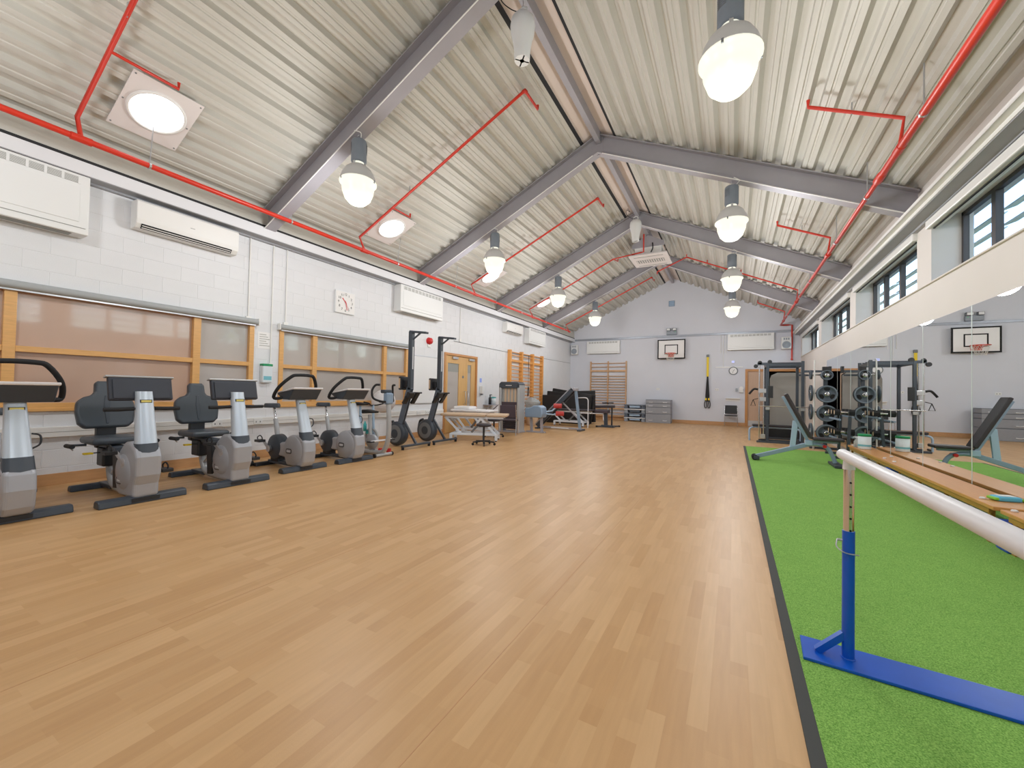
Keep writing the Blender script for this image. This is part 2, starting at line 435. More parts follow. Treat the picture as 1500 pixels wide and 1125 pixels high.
# eaves channels (trim) both sides
b = MB(); b.bx(XL, -7.25, YB, YE, 3.925, 3.94); b.bx(XL, -7.42, YB, YE, 3.90, 3.93); struct(b.build('trim_2', 'channel_grey'))
struct(MB().bx(-7.262, -7.245, YB, YE, 3.935, 4.095).build('trim_3', 'wall_paint'))
struct(MB().bx(XL, -7.28, YB, YE, 4.095, 4.145).build('eaves_gap_shade', 'dark_gap'))  # solid strip coloured dark to stand for the shaded eaves gap
struct(MB().bx(XL, -7.30, YB, YE, 4.145, 4.47).build('trim_14', 'deck'))
b = MB(); b.bx(2.20, XR, YB, YE, 3.835, 3.85); b.bx(2.36, XR, YB, YE, 3.80, 3.84); struct(b.build('trim_5', 'channel_grey'))
b = MB(); b.bx(2.12, 2.20, YB, YE, 3.90, 3.915); b.bx(2.19, 2.205, YB, YE, 3.85, 4.02); b.bx(2.12, 2.132, YB, YE, 3.90, 3.95); struct(b.build('trim_6', 'white_gloss'))
struct(MB().bx(2.24, XR, YB, YE, 3.98, 4.10).build('trim_7', 'channel_grey'))
# tray along the end wall
struct(MB().bx(XL, XR, YE-.06, YE, 3.975, 4.065).build('trim_8', 'galv', bevel=.006))
# skirtings
struct(MB().bx(XL, XL+.014, YB, 9.44, 0, .145).build('baseboard_left', 'skirting', bevel=.004))
struct(MB().bx(XL, XL+.014, 11.22, YE, 0, .145).build('baseboard_left', 'skirting', bevel=.004))
b = MB(); b.bx(XL, .46, YE-.014, YE, 0, .155); struct(b.build('baseboard_end', 'skirting', bevel=.004))
struct(MB().bx(XR-.014, XR, 14.9, YE, 0, .145).build('baseboard_right', 'skirting', bevel=.004))

# corrugated roof deck, each slope an extruded profile
def deck(sign, name):
    L = math.hypot(1, SL); slope_len = (5.55)*L
    prof = []; s = .375*L; p = .31; dpt = .075
    while s < slope_len:
        for ds, n in ((0, 0), (.055, 0), (.065, .012), (.085, .012), (.095, 0), (.15, 0), (.185, dpt), (.275, dpt)):
            prof.append((s+ds, n))
        s += p
    nx, nz = sign*SL/L, 1/L
    vs = []
    for Y in (YB, YE):
        for s_, n in prof:
            vs.append((XC + sign*s_/L + nx*n, Y, 6.70 - SL*s_/L + nz*n))
    m = len(prof)
    return struct(MB().add(vs, [(i, i+1, m+i+1, m+i) for i in range(m-1)]).build(name, 'deck'))
deck(-1, 'ceiling'); deck(1, 'ceiling')
# ridge: two pale boards, a purlin between
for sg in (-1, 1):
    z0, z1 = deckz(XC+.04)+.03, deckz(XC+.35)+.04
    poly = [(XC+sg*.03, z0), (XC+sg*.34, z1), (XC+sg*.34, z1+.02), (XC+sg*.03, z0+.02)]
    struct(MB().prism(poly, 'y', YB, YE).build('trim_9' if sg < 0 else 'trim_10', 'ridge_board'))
    struct(MB().prism([(XC+sg*.32, deckz(XC+.32)+.006), (XC+sg*.375, deckz(XC+.375)+.004), (XC+sg*.375, deckz(XC+.375)+.02), (XC+sg*.32, deckz(XC+.32)+.02)], 'y', YB, YE).build('ridge_gap_shade_left' if sg < 0 else 'ridge_gap_shade_right', 'dark_gap'))  # dark strips painting the shade in the gap between board and deck
struct(MB().bx(XC-.05, XC+.05, YB, YE, 6.50, 6.74).build('trim_13', 'steel_grey'))
# unseen outer roof skin, added to keep daylight out
b = MB()
for sg in (-1, 1):
    b.prism([(XC, 6.88), (XC+sg*5.7, 6.88-SL*5.7), (XC+sg*5.7, 6.95-SL*5.7), (XC, 6.95)], 'y', YB-.3, YE+.3)
struct(b.build('ceiling', 'dark_gap'))

# portal frames
DEP = .40
ORD = ['farthest from the basketball hoop, unseen, kept for its light', 'crossing beside the wide window and first ridge fan', 'crossing above the standing rowing machines', 'beside the second ridge fan, before the ceiling air unit', 'last before the end wall']
for i, Y in enumerate(PORTALS):
    t = thing('portal_frame', 'grey steel pitched portal rafter ' + ORD[i], 'roof beam', (XC, Y, 6.2), 0, 'portal rafters')
    for sg, xe in ((-1, XL+.02-XC), (1, XR-.02-XC)):
        th = math.atan(SL); top0 = Vector((0, 0, .48)); e = Vector((xe, 0, .48 - SL*abs(xe)))
        dn = Vector((-sg*math.sin(th), 0, -math.cos(th)))*1.0
        dn = Vector((0, 0, -1))
        r = MB()
        def strip(z0, z1, w):
            r.add([(0, -w/2, .48-z0), (xe, -w/2, e.z-z0), (xe, -w/2, e.z-z1), (0, -w/2, .48-z1), (0, w/2, .48-z0), (xe, w/2, e.z-z0), (xe, w/2, e.z-z1), (0, w/2, .48-z1)],
                  [(0,1,2,3), (7,6,5,4), (0,4,5,1), (3,2,6,7), (0,3,7,4), (1,5,6,2)])
        strip(.0, .022, .19); strip(.022, DEP-.022, .014); strip(DEP-.022, DEP, .19)
        r.build('rafter', 'steel_grey', t)
        c = MB(); strip_r = r
        # pale conduit clipped along the lower flange
        c.tube([(sg*.1, -.10, .48-DEP-.0-SL*.1), (xe, -.10, e.z-DEP+.0)], .009, 6); c.build('conduit', 'white_gloss', t)
    MB().bx(-.09, .09, -.012, .012, .06, .46).build('apex_plate', 'steel_grey', t)
# ================================================================== LEFT WALL WINDOWS AND DOORS
def left_window(name, Y0, Y1, Z0, Z1, muls, tz, film):
    w = bpy.data.objects.new(name, None); COL.objects.link(w); w['kind'] = 'structure'; w.location = (XL, Y0, Z0)
    L, H = Y1-Y0, Z1-Z0; x0, x1 = -.10, .025
    f = MB(); f.bx(x0, x1, 0, L, 0, .085); f.bx(x0, x1, 0, L, H-.07, H); f.bx(x0, x1, 0, .08, .085, H-.07); f.bx(x0, x1, L-.08, L, .085, H-.07)
    f.build('window_frame', 'beech_h', w, bevel=.004)
    MB().bx(-.0, .045, -.02, L+.02, -.02, .02).build('window_sill', 'beech_h', w, bevel=.004)
    ys = [.08] + [m for m in muls] + [L-.08]
    for m in muls: MB().bx(x0+.01, x1+.004, m-.05, m+.05, .085, H-.07).build('mullion', 'beech', w, bevel=.003)
    for a, c in zip(ys, ys[1:]):
        a2, c2 = a + (.05 if a != .08 else 0), c - (.05 if c != L-.08 else 0)
        MB().bx(x0+.015, x1-.002, a2, c2, tz-Z0-.04, tz-Z0+.03).build('transom', 'beech_h', w, bevel=.003)
        mid = (a2+c2)/2 + Y0
        MB().bx(-.050, -.044, a2, c2, .085, tz-Z0-.04).build('pane', film if mid < 2.8 else 'film_grey', w)
        MB().bx(-.050, -.044, a2, c2, tz-Z0+.03, H-.07).build('pane', film if mid < 2.8 else 'film_grey', w)
    bc = MB(); bc.cyl((.055, -.03, H-.015), (.055, L+.03, H-.015), .052, n=16); bc.build('roller_blind', 'blind', w)
    MB().bx(.01, .10, -.05, -.03, H-.075, H+.05).build('blind_bracket', 'white_gloss', w, bevel=.006)
    MB().bx(.01, .10, L+.03, L+.05, H-.075, H+.05).build('blind_bracket', 'white_gloss', w, bevel=.006)
    MB().bx(.047, .063, .0, L, H-.085, H-.062).build('blind_hem', 'satin', w)
left_window('window_1', *WIN1, [.95+1.30, .95+3.19], 1.69, 'film_warm')
left_window('window_2', *WIN2, [.73, 2.62], 1.69, 'film_grey')

def left_door():
    d = bpy.data.objects.new('door_1', None); COL.objects.link(d); d['kind'] = 'structure'; Y0, Y1, _, H = DOOR1; d.location = (XL, Y0, 0); L = Y1-Y0
    f = MB(); f.bx(-.2, .03, 0, .07, 0, H); f.bx(-.2, .03, L-.07, L, 0, H); f.bx(-.2, .03, .07, L-.07, H-.07, H); f.build('door_frame', 'door_frame', d, bevel=.004)
    for (a, c, g0, g1, hy) in ((.075, 1.145, .20, .76, 1.06), (1.15, L-.075, 1.23, 1.43, 1.22)):
        lf = MB()
        for u0, u1, v0, v1 in cells(a, c, .01, H-.075, [(g0, g1, .36, 2.12)]): lf.bx(-.06, -.01, u0, u1, v0, v1)
        l = lf.build('door_leaf', 'door_wood', d)
        MB().bx(-.04, -.034, g0, g1, .36, 2.12).build('vision_pane', 'film_grey', l)
        MB().bx(-.034, -.030, g0, g1, 1.86, 2.12).build('pane_strip', 'casing_dark', l)
        MB().tube([(-.01, hy, .86), (.05, hy, .86), (.05, hy, 1.26), (-.01, hy, 1.26)], .012, 8).build('pull_handle', 'satin', l)
        MB().bx(-.01, .05, (a+c)/2-.02 - (.2 if a < 1 else .12), (a+c)/2+.24 - (.2 if a < 1 else .1), H-.17, H-.10).build('door_closer', 'satin', l, bevel=.006)
    MB().cyl((-.012, .98, 1.72), (-.004, .98, 1.72), .045, n=18).build('door_disc', 'lead_grey', d)
    MB().bx(-.22, -.2, 0, L, 0, H).build('corridor_backing', 'casing_dark', d)
left_door()
def end_door():
    d = bpy.data.objects.new('door_2', None); COL.objects.link(d); d['kind'] = 'structure'; a, c, _, H = DOOR2; d.location = (a, YE, 0); L = c-a
    f = MB(); f.bx(-.04, .06, -.03, .2, 0, H+.04); f.bx(L-.06, L+.04, -.03, .2, 0, H+.04); f.bx(.06, L-.06, -.03, .2, H-.06, H+.04); f.build('door_frame', 'door_frame', d, bevel=.004)
    l = MB().bx(.065, .62, .02, .065, .01, H-.065).build('door_leaf', 'brown_door', d)
    MB().bx(.085, .60, .012, .02, .04, .26).build('kick_plate', 'satin', l)
    MB().tube([(.54, .02, .95), (.54, -.04, .95), (.54, -.04, 1.2), (.54, .02, 1.2)], .011, 8).build('pull_handle', 'satin', l)
end_door()

# mirror wall
seams = [14.8, 13.42, 12.06, 10.70, 9.33, 7.97, 6.61, 5.25, 3.89, 2.53, 1.17, -.2]
mir = thing('wall_mirror', 'tall frameless mirror panels covering the right wall above the gym bench', 'mirror', (XR-.002, 6.6, .09))
for i, (a, c) in enumerate(zip(seams, seams[1:])):
    o = MB().bx(-.006, 0, -(a-c)/2+.003, (a-c)/2-.003, 0, 2.305).build('mirror_panel', 'mirror', mir)
    o.location = (0, (a+c)/2-6.6, 0)
    o.rotation_euler = (0, 0, math.radians((0, .05, -.05, .1, -.05, .05, .0, -.35, 0, 0, 0)[i]))
    MB().bx(-.0085, -.001, -.0045, .0045, 0, 2.305).build('mirror_joint', 'mirror_edge', mir).location = (0, c-6.6, 0)

# ================================================================== SERVICES
# white dado trunking on the left wall
t = thing('cable_trunking', 'white plastic cable trunking run along the left wall below the windows', 'trunking', (XL, 2.9, .6))
MB().bx(0, .055, -6.4, 6.52, .005, .135).build('trunking_body', 'white_gloss', t, bevel=.006)
MB().bx(.055, .058, -6.4, 6.52, .068, .072).build('cover_joint', 'casing_dark', t)
for y in (3.5-2.9, 4.15-2.9, 8.35-2.9, 8.7-2.9):
    s = MB().bx(.055, .066, y-.075, y+.075, .02, .12).build('socket_plate', 'casing', t, bevel=.003)
    for dy in (-.035, .035): MB().bx(.066, .068, y+dy-.008, y+dy+.008, .05, .075).build('socket_slot', 'lead_grey', s)

def convector(loc, rz, w, h, label):
    t = thing('fan_convector', label, 'heater', loc, rz, 'wall fan convectors')   # local: front towards +x, wall at x=0, width along y
    MB().bx(0, .24, -w/2, w/2, 0, h).build('casing', 'casing', t, bevel=.012)
    MB().bx(.235, .249, -w/2+.09, w/2-.09, .15, h-.16).build('front_panel', 'casing', t, bevel=.004)
    g = MB().bx(.236, .2415, -w/2+.10, w/2-.10, h-.115, h-.035).build('top_grille', 'casing_dark', t)
    n = 11
    for i in range(n+1):
        y = -w/2+.10 + i*(w-.2)/n
        MB().bx(.2405, .246, y-.012, y+.012, h-.12, h-.03).build('grille_bar', 'casing', g)
    sl = MB()
    for k in range(7): sl.bx(.2405, .243, -w/2+.10, w/2-.10, h-.108+k*.0105, h-.104+k*.0105)
    sl.build('grille_slats', 'casing', g)
    MB().bx(.07, .20, -w/2+.14, w/2-.14, -.004, .004).build('outlet', 'casing_dark', t)
    MB().bx(.2405, .245, -w/2+.03, w/2-.03, .075, .083).build('panel_joint', 'casing_dark', t)
    return t
convector((XL, .98, 3.17), 0, 1.78, .75, 'white fan convector on left wall beside the first split air conditioner')
convector((XL, 8.22, 3.25), 0, 1.66, .67, 'white fan convector on left wall above the standing rowing machines')
convector((XL, 15.42, 3.27), 0, 1.62, .64, 'white fan convector on left wall above the left wall bars')
convector((-5.71, YE, 3.28), -PI/2, 1.66, .63, 'white fan convector on end wall above the pale wall bars')
convector((.63, YE, 3.27), -PI/2, 1.70, .69, 'white fan convector on end wall right of the basketball backboard')

def split_ac(loc, w, label):
    t = thing('air_conditioner', label, 'air conditioner', loc, 0, 'split air conditioners')
    poly = [(0, .0), (.15, .0), (.20, .06), (.215, .12), (.215, .36), (.19, .39), (0, .39)]
    MB().prism(poly, 'y', -w/2, w/2).build('casing', 'white_gloss', t, bevel=.012)
    r = Matrix.Rotation(math.radians(-50), 3, 'Y')
    MB().box((.180, -.02, .030), (.075, w-.16, .006), r).build('air_slot', 'void', t)
    for k in (-.02, .012): MB().box((.180+k*.62, -.02, .030+k*.78), (.012, w-.18, .014), r).build('vane', 'white_gloss', t)
    MB().bx(.2145, .217, -.03, .03, .20, .207).build('badge', 'casing_dark', t)
    return t
split_ac((XL+.006, 3.0, 3.48), 1.32, 'white split air conditioner on left wall above the wide window')
split_ac((XL+.006, 13.45, 3.48), 1.28, 'white split air conditioner on left wall beyond the double door')

# hanging lamps
def highbay(x, y, label, visible=True):
    zt = deckz(x) - DEP
    t = thing('highbay_lamp', label, 'lamp', (x, y, 4.06), 0, 'hanging industrial lamps')   # origin at globe bottom
    MB().lathe([(.0, .985), (.10, .98), (.112, .96), (.112, .66), (.10, .64), (.0, .635)], n=24).build('gear_housing', 'gear_grey', t)
    fins = MB()
    for k in range(7):
        for a in (-2.6, -2.3, -2.0, .5, .8, 1.1):
            fins.box((.1135*math.cos(a), .1135*math.sin(a), .80+k*.02), (.006, .028, .006), Euler((0, 0, a)).to_matrix())
    fins.build('vent_slots', 'lead_grey', t)
    MB().lathe([(.085, .645), (.085, .60)], n=20, cap=False).build('collar', 'globe', t)
    for a in (.6, 2.7, 4.8): MB().box((.09*math.cos(a), .09*math.sin(a), .622), (.02, .035, .06), Euler((0, 0, a)).to_matrix()).build('clip', 'satin', t)
    MB().lathe([(.082, .605), (.13, .585), (.19, .53), (.235, .45), (.262, .36), (.268, .345), (.262, .345), (.255, .36), (.225, .45), (.18, .52), (.12, .575), (.08, .595)], n=32).build('reflector', 'reflector', t)
    MB().lathe([(.268, .345), (.268, .325), (.235, .30), (.225, .20), (.185, .09), (.12, .025), (.05, .002), (0, 0)], n=32, cap=False).build('globe', 'globe', t)
    for a in (.3, 2.4, 4.5): MB().box((.266*math.cos(a), .266*math.sin(a), .335), (.012, .02, .04), Euler((0, 0, a)).to_matrix()).build('clip', 'lead_grey', t)
    hk = MB(); hk.tube(smoothpath([(0, -.03, .98), (0, -.045, 1.03), (0, 0, 1.065), (0, .045, 1.03), (0, .03, .98)], 4), .006, 6)
    hk.tube([(0, 0, 1.06), (0, 0, zt-4.06-.004)], .005, 6); hk.build('hook', 'satin', t)
    MB().tube(smoothpath([(.05, -.02, .975), (.11, -.06, 1.02), (.12, -.10, min(1.03, zt-4.06-.03)), (.03, -.12, zt-4.06-.012)], 5), .007, 6).build('flex', 'white_gloss', t)
    ld = bpy.data.lights.new('lamp_light', 'POINT'); ld.energy = LAMP_W; ld.shadow_soft_size = .26; ld.color = (.985, .99, 1)
    lo = bpy.data.objects.new('lamp_light', ld); COL.objects.link(lo); lo.parent = t; lo.location = (0, 0, -.32)
    return t
PL = {4.15: 'on the rafter nearest the wide window', 8.13: 'on the rafter above the standing rowers', 12.1: 'on the rafter before the ceiling air unit', 16.1: 'on the rafter nearest the end wall', .1: 'on the rafter farthest from the basketball hoop, unseen, kept for its light'}
for y in (.1, 4.15, 8.13, 12.1, 16.1):  # first pair is out of view, kept to light the room
    highbay(-5.0, y, 'glass-bowl lamp, bike-side row, ' + PL[y])
    highbay(-.05, y, 'glass-bowl lamp, mirror-side row, ' + PL[y].replace('above the standing rowers', 'second from the ballet barre').replace('nearest the wide window', 'nearest the ballet barre'))

# daylight tubes in the left slope
th = math.atan(SL)
SPOT = {-1.9: 'farthest from the basketball hoop, unseen, kept for its light', 2.27: 'above the wide window', 6.35: 'above the smaller window', 10.45: 'beyond the lamp over the standing rowers', 14.4: 'above the treadmill frame'}
for y in (-1.9, 2.27, 6.35, 10.45, 14.4):  # first tube is unseen, kept for the light it adds
    t = thing('daylight_tube', 'square white ceiling panel with bright round daylight tube ' + SPOT[y], 'skylight', (-6.57, y, deckz(-6.57)-.012), 0, 'daylight tube panels')
    t.rotation_euler = (0, -th, 0)
    MB().bx(-.44, .44, -.36, .36, -.008, .006).build('panel', 'panel_white', t, bevel=.003)
    MB().lathe([(.30, -.008), (.30, -.03), (.275, -.036), (.268, -.012)], (.02, 0, 0), n=36, cap=False).build('rim', 'white_gloss', t)
    MB().lathe([(0, -.034), (.15, -.030), (.272, -.014)], (.02, 0, 0), n=36, cap=False).build('diffuser', 'tube_light', t)
    for sx in (-.4, 0, .4):
        for sy in (-.33, .33): MB().cyl((sx, sy, -.012), (sx, sy, -.008), .010, n=8).build('screw', 'lead_grey', t)

# destratification fans on the ridge
for y, lab in ((4.62, 'white bulb-shaped ridge fan with crossed outlet, hung from black cable'), (11.7, 'white bulb-shaped ridge fan beside the ceiling air unit')):
    t = thing('ridge_fan', lab, 'fan', (XC+.02, y, 5.66), 0, 'ridge fans')
    MB().lathe([(.098, 0), (.102, .01), (.105, .12), (.125, .25), (.155, .37), (.165, .46), (.15, .55), (.11, .60), (.05, .62), (0, .622)], n=28).build('shell', 'fan_white', t)
    MB().lathe([(.0, .02), (.09, .02)], n=24, cap=False).build('outlet', 'void', t)
    g = MB()
    for a in (PI/4, 3*PI/4): g.box((0, 0, .01), (.19, .018, .02), Euler((0, 0, a)).to_matrix())
    g.cyl((0, 0, 0), (0, 0, .02), .03); g.build('outlet_cross', 'fan_white', t)
    MB().tube(smoothpath([(-.05, 0, .60), (-.06, 0, .68), (0, 0, .72), (.06, 0, .68), (.05, 0, .60)], 4), .014, 8).build('hanger', 'fan_white', t)
    MB().tube([(0, 0, .72), (0, 0, .86)], .006, 6).build('hook', 'satin', t)
    MB().tube(smoothpath([(0, -.02, .63), (-.12, -.1, .66), (-.22, -.2, .74), (-.2, -.25, .84), (-.12, -.22, .78), (-.18, -.2, .90)], 6), .007, 6).build('power_cable', 'black_rubber', t)

# ceiling air unit slung below the ridge
t = thing('ceiling_air_unit', 'large beige ceiling air cassette slung below the roof ridge in grey hood', 'air unit', (-2.46, 14.0, 5.78), 0)
MB().bx(-.60, .60, -.62, .62, 0, .06).build('cassette_plate', 'panel_white', t, bevel=.015)
MB().bx(-.44, .44, -.16, .16, -.006, .002).build('intake_grille', 'casing_dark', t)
for k in range(12): MB().bx(-.43+k*.0745, -.40+k*.0745, -.16, .16, -.010, -.004).build('grille_slat', 'panel_white', t)
for s in (-1, 1): MB().bx(-.46, .46, s*.47-.02, s*.47+.02, -.004, .002).build('air_slot', 'casing_dark', t)
MB().bx(-.42, .42, -.5, .5, .06, .36).build('body', 'white_gloss', t, bevel=.01)
MB().prism([(-.5, .30), (.5, .30), (.5, .42), (0, .68), (-.5, .42)], 'y', -.55, -.5).build('hood_front', 'steel_grey', t)
for sx in (-.54, .54):
    for sy in (-.5, .5): MB().cyl((sx, sy, .06), (sx, sy, .64), .007, n=6).build('drop_rod', 'satin', t)
MB().tube(smoothpath([(.1, -.56, .10), (.16, -.58, .22), (.15, -.56, .40)], 4), .018, 8).build('refrigerant_pipe', 'black_rubber', t)

# red sprinkler pipes
def dpt(x, y, d=.12): return Vector((x, y, deckz(x)-d))
def head(b, p): b.cyl(p, Vector(p)+Vector((0, 0, .07)), .018, n=8)
t = thing('sprinkler_pipe', 'red sprinkler main with branches along the left eaves and left roof slope', 'sprinkler pipe', (-6.8, 8, 4.18), 0, 'sprinkler pipes')
O = Vector((-6.8, 8, 4.18)); L_ = lambda p: tuple(Vector(p)-O)
MB().tube([L_((-6.8, YB+.05, 4.18)), L_((-6.8, 17.95, 4.19))], .036, 12).build('main_pipe', 'red_pipe', t)
for yb, xe, turn, sub in ((1.66, -3.1, .5, 2.29), (5.86, -3.08, .5, 6.36), (10.02, -3.09, .52, None), (14.0, -3.72, 0, 14.45), (17.9, -3.09, .6, None)):
    pts = [(-6.8, yb, 4.18), (-6.97, yb, deckz(-6.97)-.12), (xe, yb, deckz(xe)-.12)]
    MB().tube([L_(p) for p in pts], .024, 10).build('branch_pipe', 'red_pipe', t)
    MB().tube([L_((-6.8, yb-.09, 4.18)), L_((-6.8, yb+.09, 4.18))], .045, 12).build('pipe_tee', 'red_pipe', t)
    if turn:
        MB().tube([L_((xe, yb, deckz(xe)-.12)), L_((xe, yb+turn, deckz(xe)-.12)), L_((xe, yb+turn, deckz(xe)-.05))], .022, 10).build('branch_end', 'red_pipe', t)
        MB().tube([L_((xe-.04, yb, deckz(xe-.04)-.12)), L_((xe, yb, deckz(xe)-.12)), L_((xe, yb+.05, deckz(xe)-.12))], .032, 10).build('elbow', 'red_pipe', t)
    if sub:
        MB().tube([L_((-6.03, yb, deckz(-6.03)-.12)), L_((-6.03, sub, deckz(-6.03)-.12)), L_((-6.03, sub, deckz(-6.03)-.04))], .018, 8).build('branch_end', 'red_pipe', t)
    MB().bx(*[v for p in zip(L_((-5.6, yb-.004, deckz(-5.6)-.14)), L_((-5.57, yb+.004, deckz(-5.6)+.02))) for v in p]).build('pipe_clip', 'satin', t)
for y in (2.3, 4.25, 6.8, 9.0, 11.2, 13.0, 15.2, 17.2):
    MB().tube([L_((-6.8, y, 4.15)), L_((-6.8, y, 4.24)), L_((-6.72, y, deckz(-6.72)+.02))], .007, 6).build('pipe_hanger', 'satin', t)
    MB().tube([L_((-6.8, y-.012, 4.18)), L_((-6.8, y+.012, 4.18))], .041, 12).build('pipe_clip', 'satin', t)
# crossing over the ridge near the air unit
cr = [(-3.72, 14.0, deckz(-3.72)-.12), (-2.62, 13.3, 5.87), (-2.56, 13.3, 5.87), (-2.56, 13.3, 6.45)]
MB().tube([L_(p) for p in cr], .022, 10).build('branch_pipe', 'red_pipe', t)
MB().tube([L_((-3.72, 14.0, deckz(-3.72)-.12)), L_((-3.66, 14.4, deckz(-3.66)-.12)), L_((-3.66, 14.4, deckz(-3.66)-.03))], .018, 8).build('branch_end', 'red_pipe', t)

t = thing('sprinkler_pipe', 'red sprinkler main along the mirror-side roof slope, dropping down the end wall', 'sprinkler pipe', (1.7, 8, 4.25), 0, 'sprinkler pipes')
O = Vector((1.7, 8, 4.25))
MB().tube([L_((1.7, YB+.05, 4.25)), L_((1.7, 7.0, 4.25))], .042, 12).build('main_pipe', 'red_pipe', t)
MB().tube([L_((1.7, 6.95, 4.25)), L_((1.7, 19.8, 4.25)), L_((1.95, 19.86, 4.25)), L_((2.1, 19.88, 4.25)), L_((2.1, 19.88, 2.85))], .032, 12).build('main_pipe', 'red_pipe', t)
MB().lathe([(.032, -.16), (.052, -.12), (.052, .06), (.042, .12)], L_((1.7, 7.0, 4.25)), M=Matrix.Rotation(PI/2, 3, 'X'), n=14).build('reducer', 'red_pipe', t)
MB().lathe([(.02, -.06), (.05, -.03), (.05, .0)], L_((2.1, 19.88, 2.86)), n=12).build('end_flange', 'red_pipe', t)
for yb, xe in ((2.2, .82), (6.3, .82), (10.4, .82), (15.1, -1.45), (18.7, .84)):
    MB().tube([L_(p) for p in ((1.7, yb, 4.25), (1.74, yb, deckz(1.74)-.12), (xe, yb, deckz(xe)-.12), (xe, yb, deckz(xe)-.03))], .022, 10).build('branch_pipe', 'red_pipe', t)
    MB().tube([L_((1.7, yb-.08, 4.25)), L_((1.7, yb+.08, 4.25))], .048, 12).build('pipe_tee', 'red_pipe', t)
    xm = (xe+1.7)/2
    MB().tube([L_((xm, yb, deckz(xm)-.15)), L_((xm, yb, deckz(xm)+.03))], .008, 6).build('pipe_hanger', 'satin', t)
    if yb == 15.1:
        MB().tube([L_((xe, yb, deckz(xe)-.12)), L_((-2.42, yb, 5.70)), L_((-2.42, yb, 5.62))], .022, 10).build('branch_end', 'red_pipe', t)
        for xx in (.2, -.8): MB().tube([L_((xx, yb, deckz(xx)-.12)), L_((xx, yb, deckz(xx)-.01))], .016, 8).build('branch_end', 'red_pipe', t)
for y in (5.6, 7.6, 9.6, 12.6, 14.4, 17.4):
    MB().tube([L_((1.7, y, 4.2)), L_((1.7, y, deckz(1.7)+.02))], .008, 6).build('pipe_hanger', 'satin', t)
    MB().tube([L_((1.7, y-.015, 4.25)), L_((1.7, y+.015, 4.25))], .046, 12).build('pipe_clip', 'satin', t)
# ================================================================== TURF, BARRE, GYM BENCHES
t = thing('turf_mat', 'bright green artificial turf runner with dark edging along the mirror wall', 'turf mat', (1.34, 5, 0))
MB().bx(-1.04, 1.05, -6.5, 7.02, 0, .014).build('turf_carpet', 'turf', t)
MB().bx(-1.09, -1.04, -6.5, 7.05, 0, .012).build('edge_strip', 'turf_edge', t)
MB().bx(-1.04, 1.05, 7.02, 7.05, 0, .012).build('edge_strip', 'turf_edge', t)

t = thing('ballet_barre', 'freestanding ballet barre with white pole and blue steel foot on the turf', 'barre', (.504, 2.545, .014))
MB().bar((-.185, .005, .008), (1.45, -.085, .008), .215, .014).build('foot_plate', 'blue_paint', t, bevel=.003)
MB().cyl((0, 0, .015), (0, 0, .63), .025, n=20).build('lower_tube', 'blue_paint', t)
MB().bar((-.125, -.012, .018), (-.015, 0, .125), .03, .03).build('gusset', 'blue_paint', t)
MB().lathe([(.024, 0), (.030, .0), (.030, .006), (.024, .008)], (0, 0, .012), n=20).build('weld_collar', 'blue_paint', t)
ch = MB().cyl((0, 0, .62), (0, 0, .94), .0215, n=20).build('chrome_tube', 'chrome', t)
for k in range(5): MB().cyl((.003, -.0225, .635+k*.058), (.003, -.019, .635+k*.058), .005, n=10).build('peg_hole', 'void', ch)
MB().cyl((0, 0, .930), (0, 0, .978), .026, .022, n=16).build('collar', 'pole_white', t)
MB().lathe([(.0, -.05), (.022, -.049), (.0265, -.043), (.0265, 2.2), (.0, 2.2)], (-.004, .06, .991), M=Matrix.Rotation(math.radians(90-.0), 3, 'X') @ Matrix.Rotation(0, 3, 'Z'), n=24).build('pole', 'pole_white', t).rotation_euler = (0, 0, math.radians(.7))
MB().cyl((-.045, -.0, .58), (-.02, -.0, .58), .006, n=8).build('locking_pin', 'satin', t)
MB().tube(smoothpath([(-.045, 0, .58), (-.05, -.02, .55), (-.02, -.036, .53), (.035, -.028, .525)], 4), .003, 6).build('pin_wire', 'satin', t)

def gym_bench(y0, y1, label):
    L = y1-y0; t = thing('gym_bench', label, 'bench', (2.195, (y0+y1)/2, .014), 0, 'long gym benches')
    MB().bx(-.165, .165, -L/2, L/2, .312, .348).build('bench_top', 'bench_wood', t, bevel=.006)
    MB().bx(-.155, -.13, -L/2+.1, L/2-.1, .267, .312).build('side_rail', 'bench_edge', t)
    MB().bx(.13, .155, -L/2+.1, L/2-.1, .267, .312).build('side_rail', 'bench_edge', t)
    MB().bx(-.045, .045, -L/2+.2, L/2-.2, .08, .15).build('balance_beam', 'bench_edge', t, bevel=.004)
    n = max(2, round(L/1.7)+1)
    for i in range(n):
        y = -L/2+.14 + i*(L-.28)/(n-1)
        for sx in (-1, 1): MB().bar((sx*.12, y, .30), (sx*.13, y, .003), .03, .05, up=(0, 1, 0)).build('leg', 'bench_edge', t)
        MB().bx(-.12, .12, y-.018, y+.018, .05, .08).build('cross_rail', 'bench_edge', t)
    for y, x in ((-L/2+.35, -.1), (-L/2+.35, .08), (.2, -.09), (.6, -.1), (.9, .06), (L/2-.05, -.1), (L/2-.05, .1)):
        MB().lathe([(0, .348), (.022, .348), (.022, .360), (.016, .366), (0, .367)], (x, y, 0), n=12).build('rubber_stud', 'pole_white', t)
    return t
gym_bench(5.2, 10.35, 'varnished wooden gym bench along the mirror holding the wipes tub')
gym_bench(1.8, 5.1, 'varnished wooden gym bench along the mirror, end butted near the wipes pack')
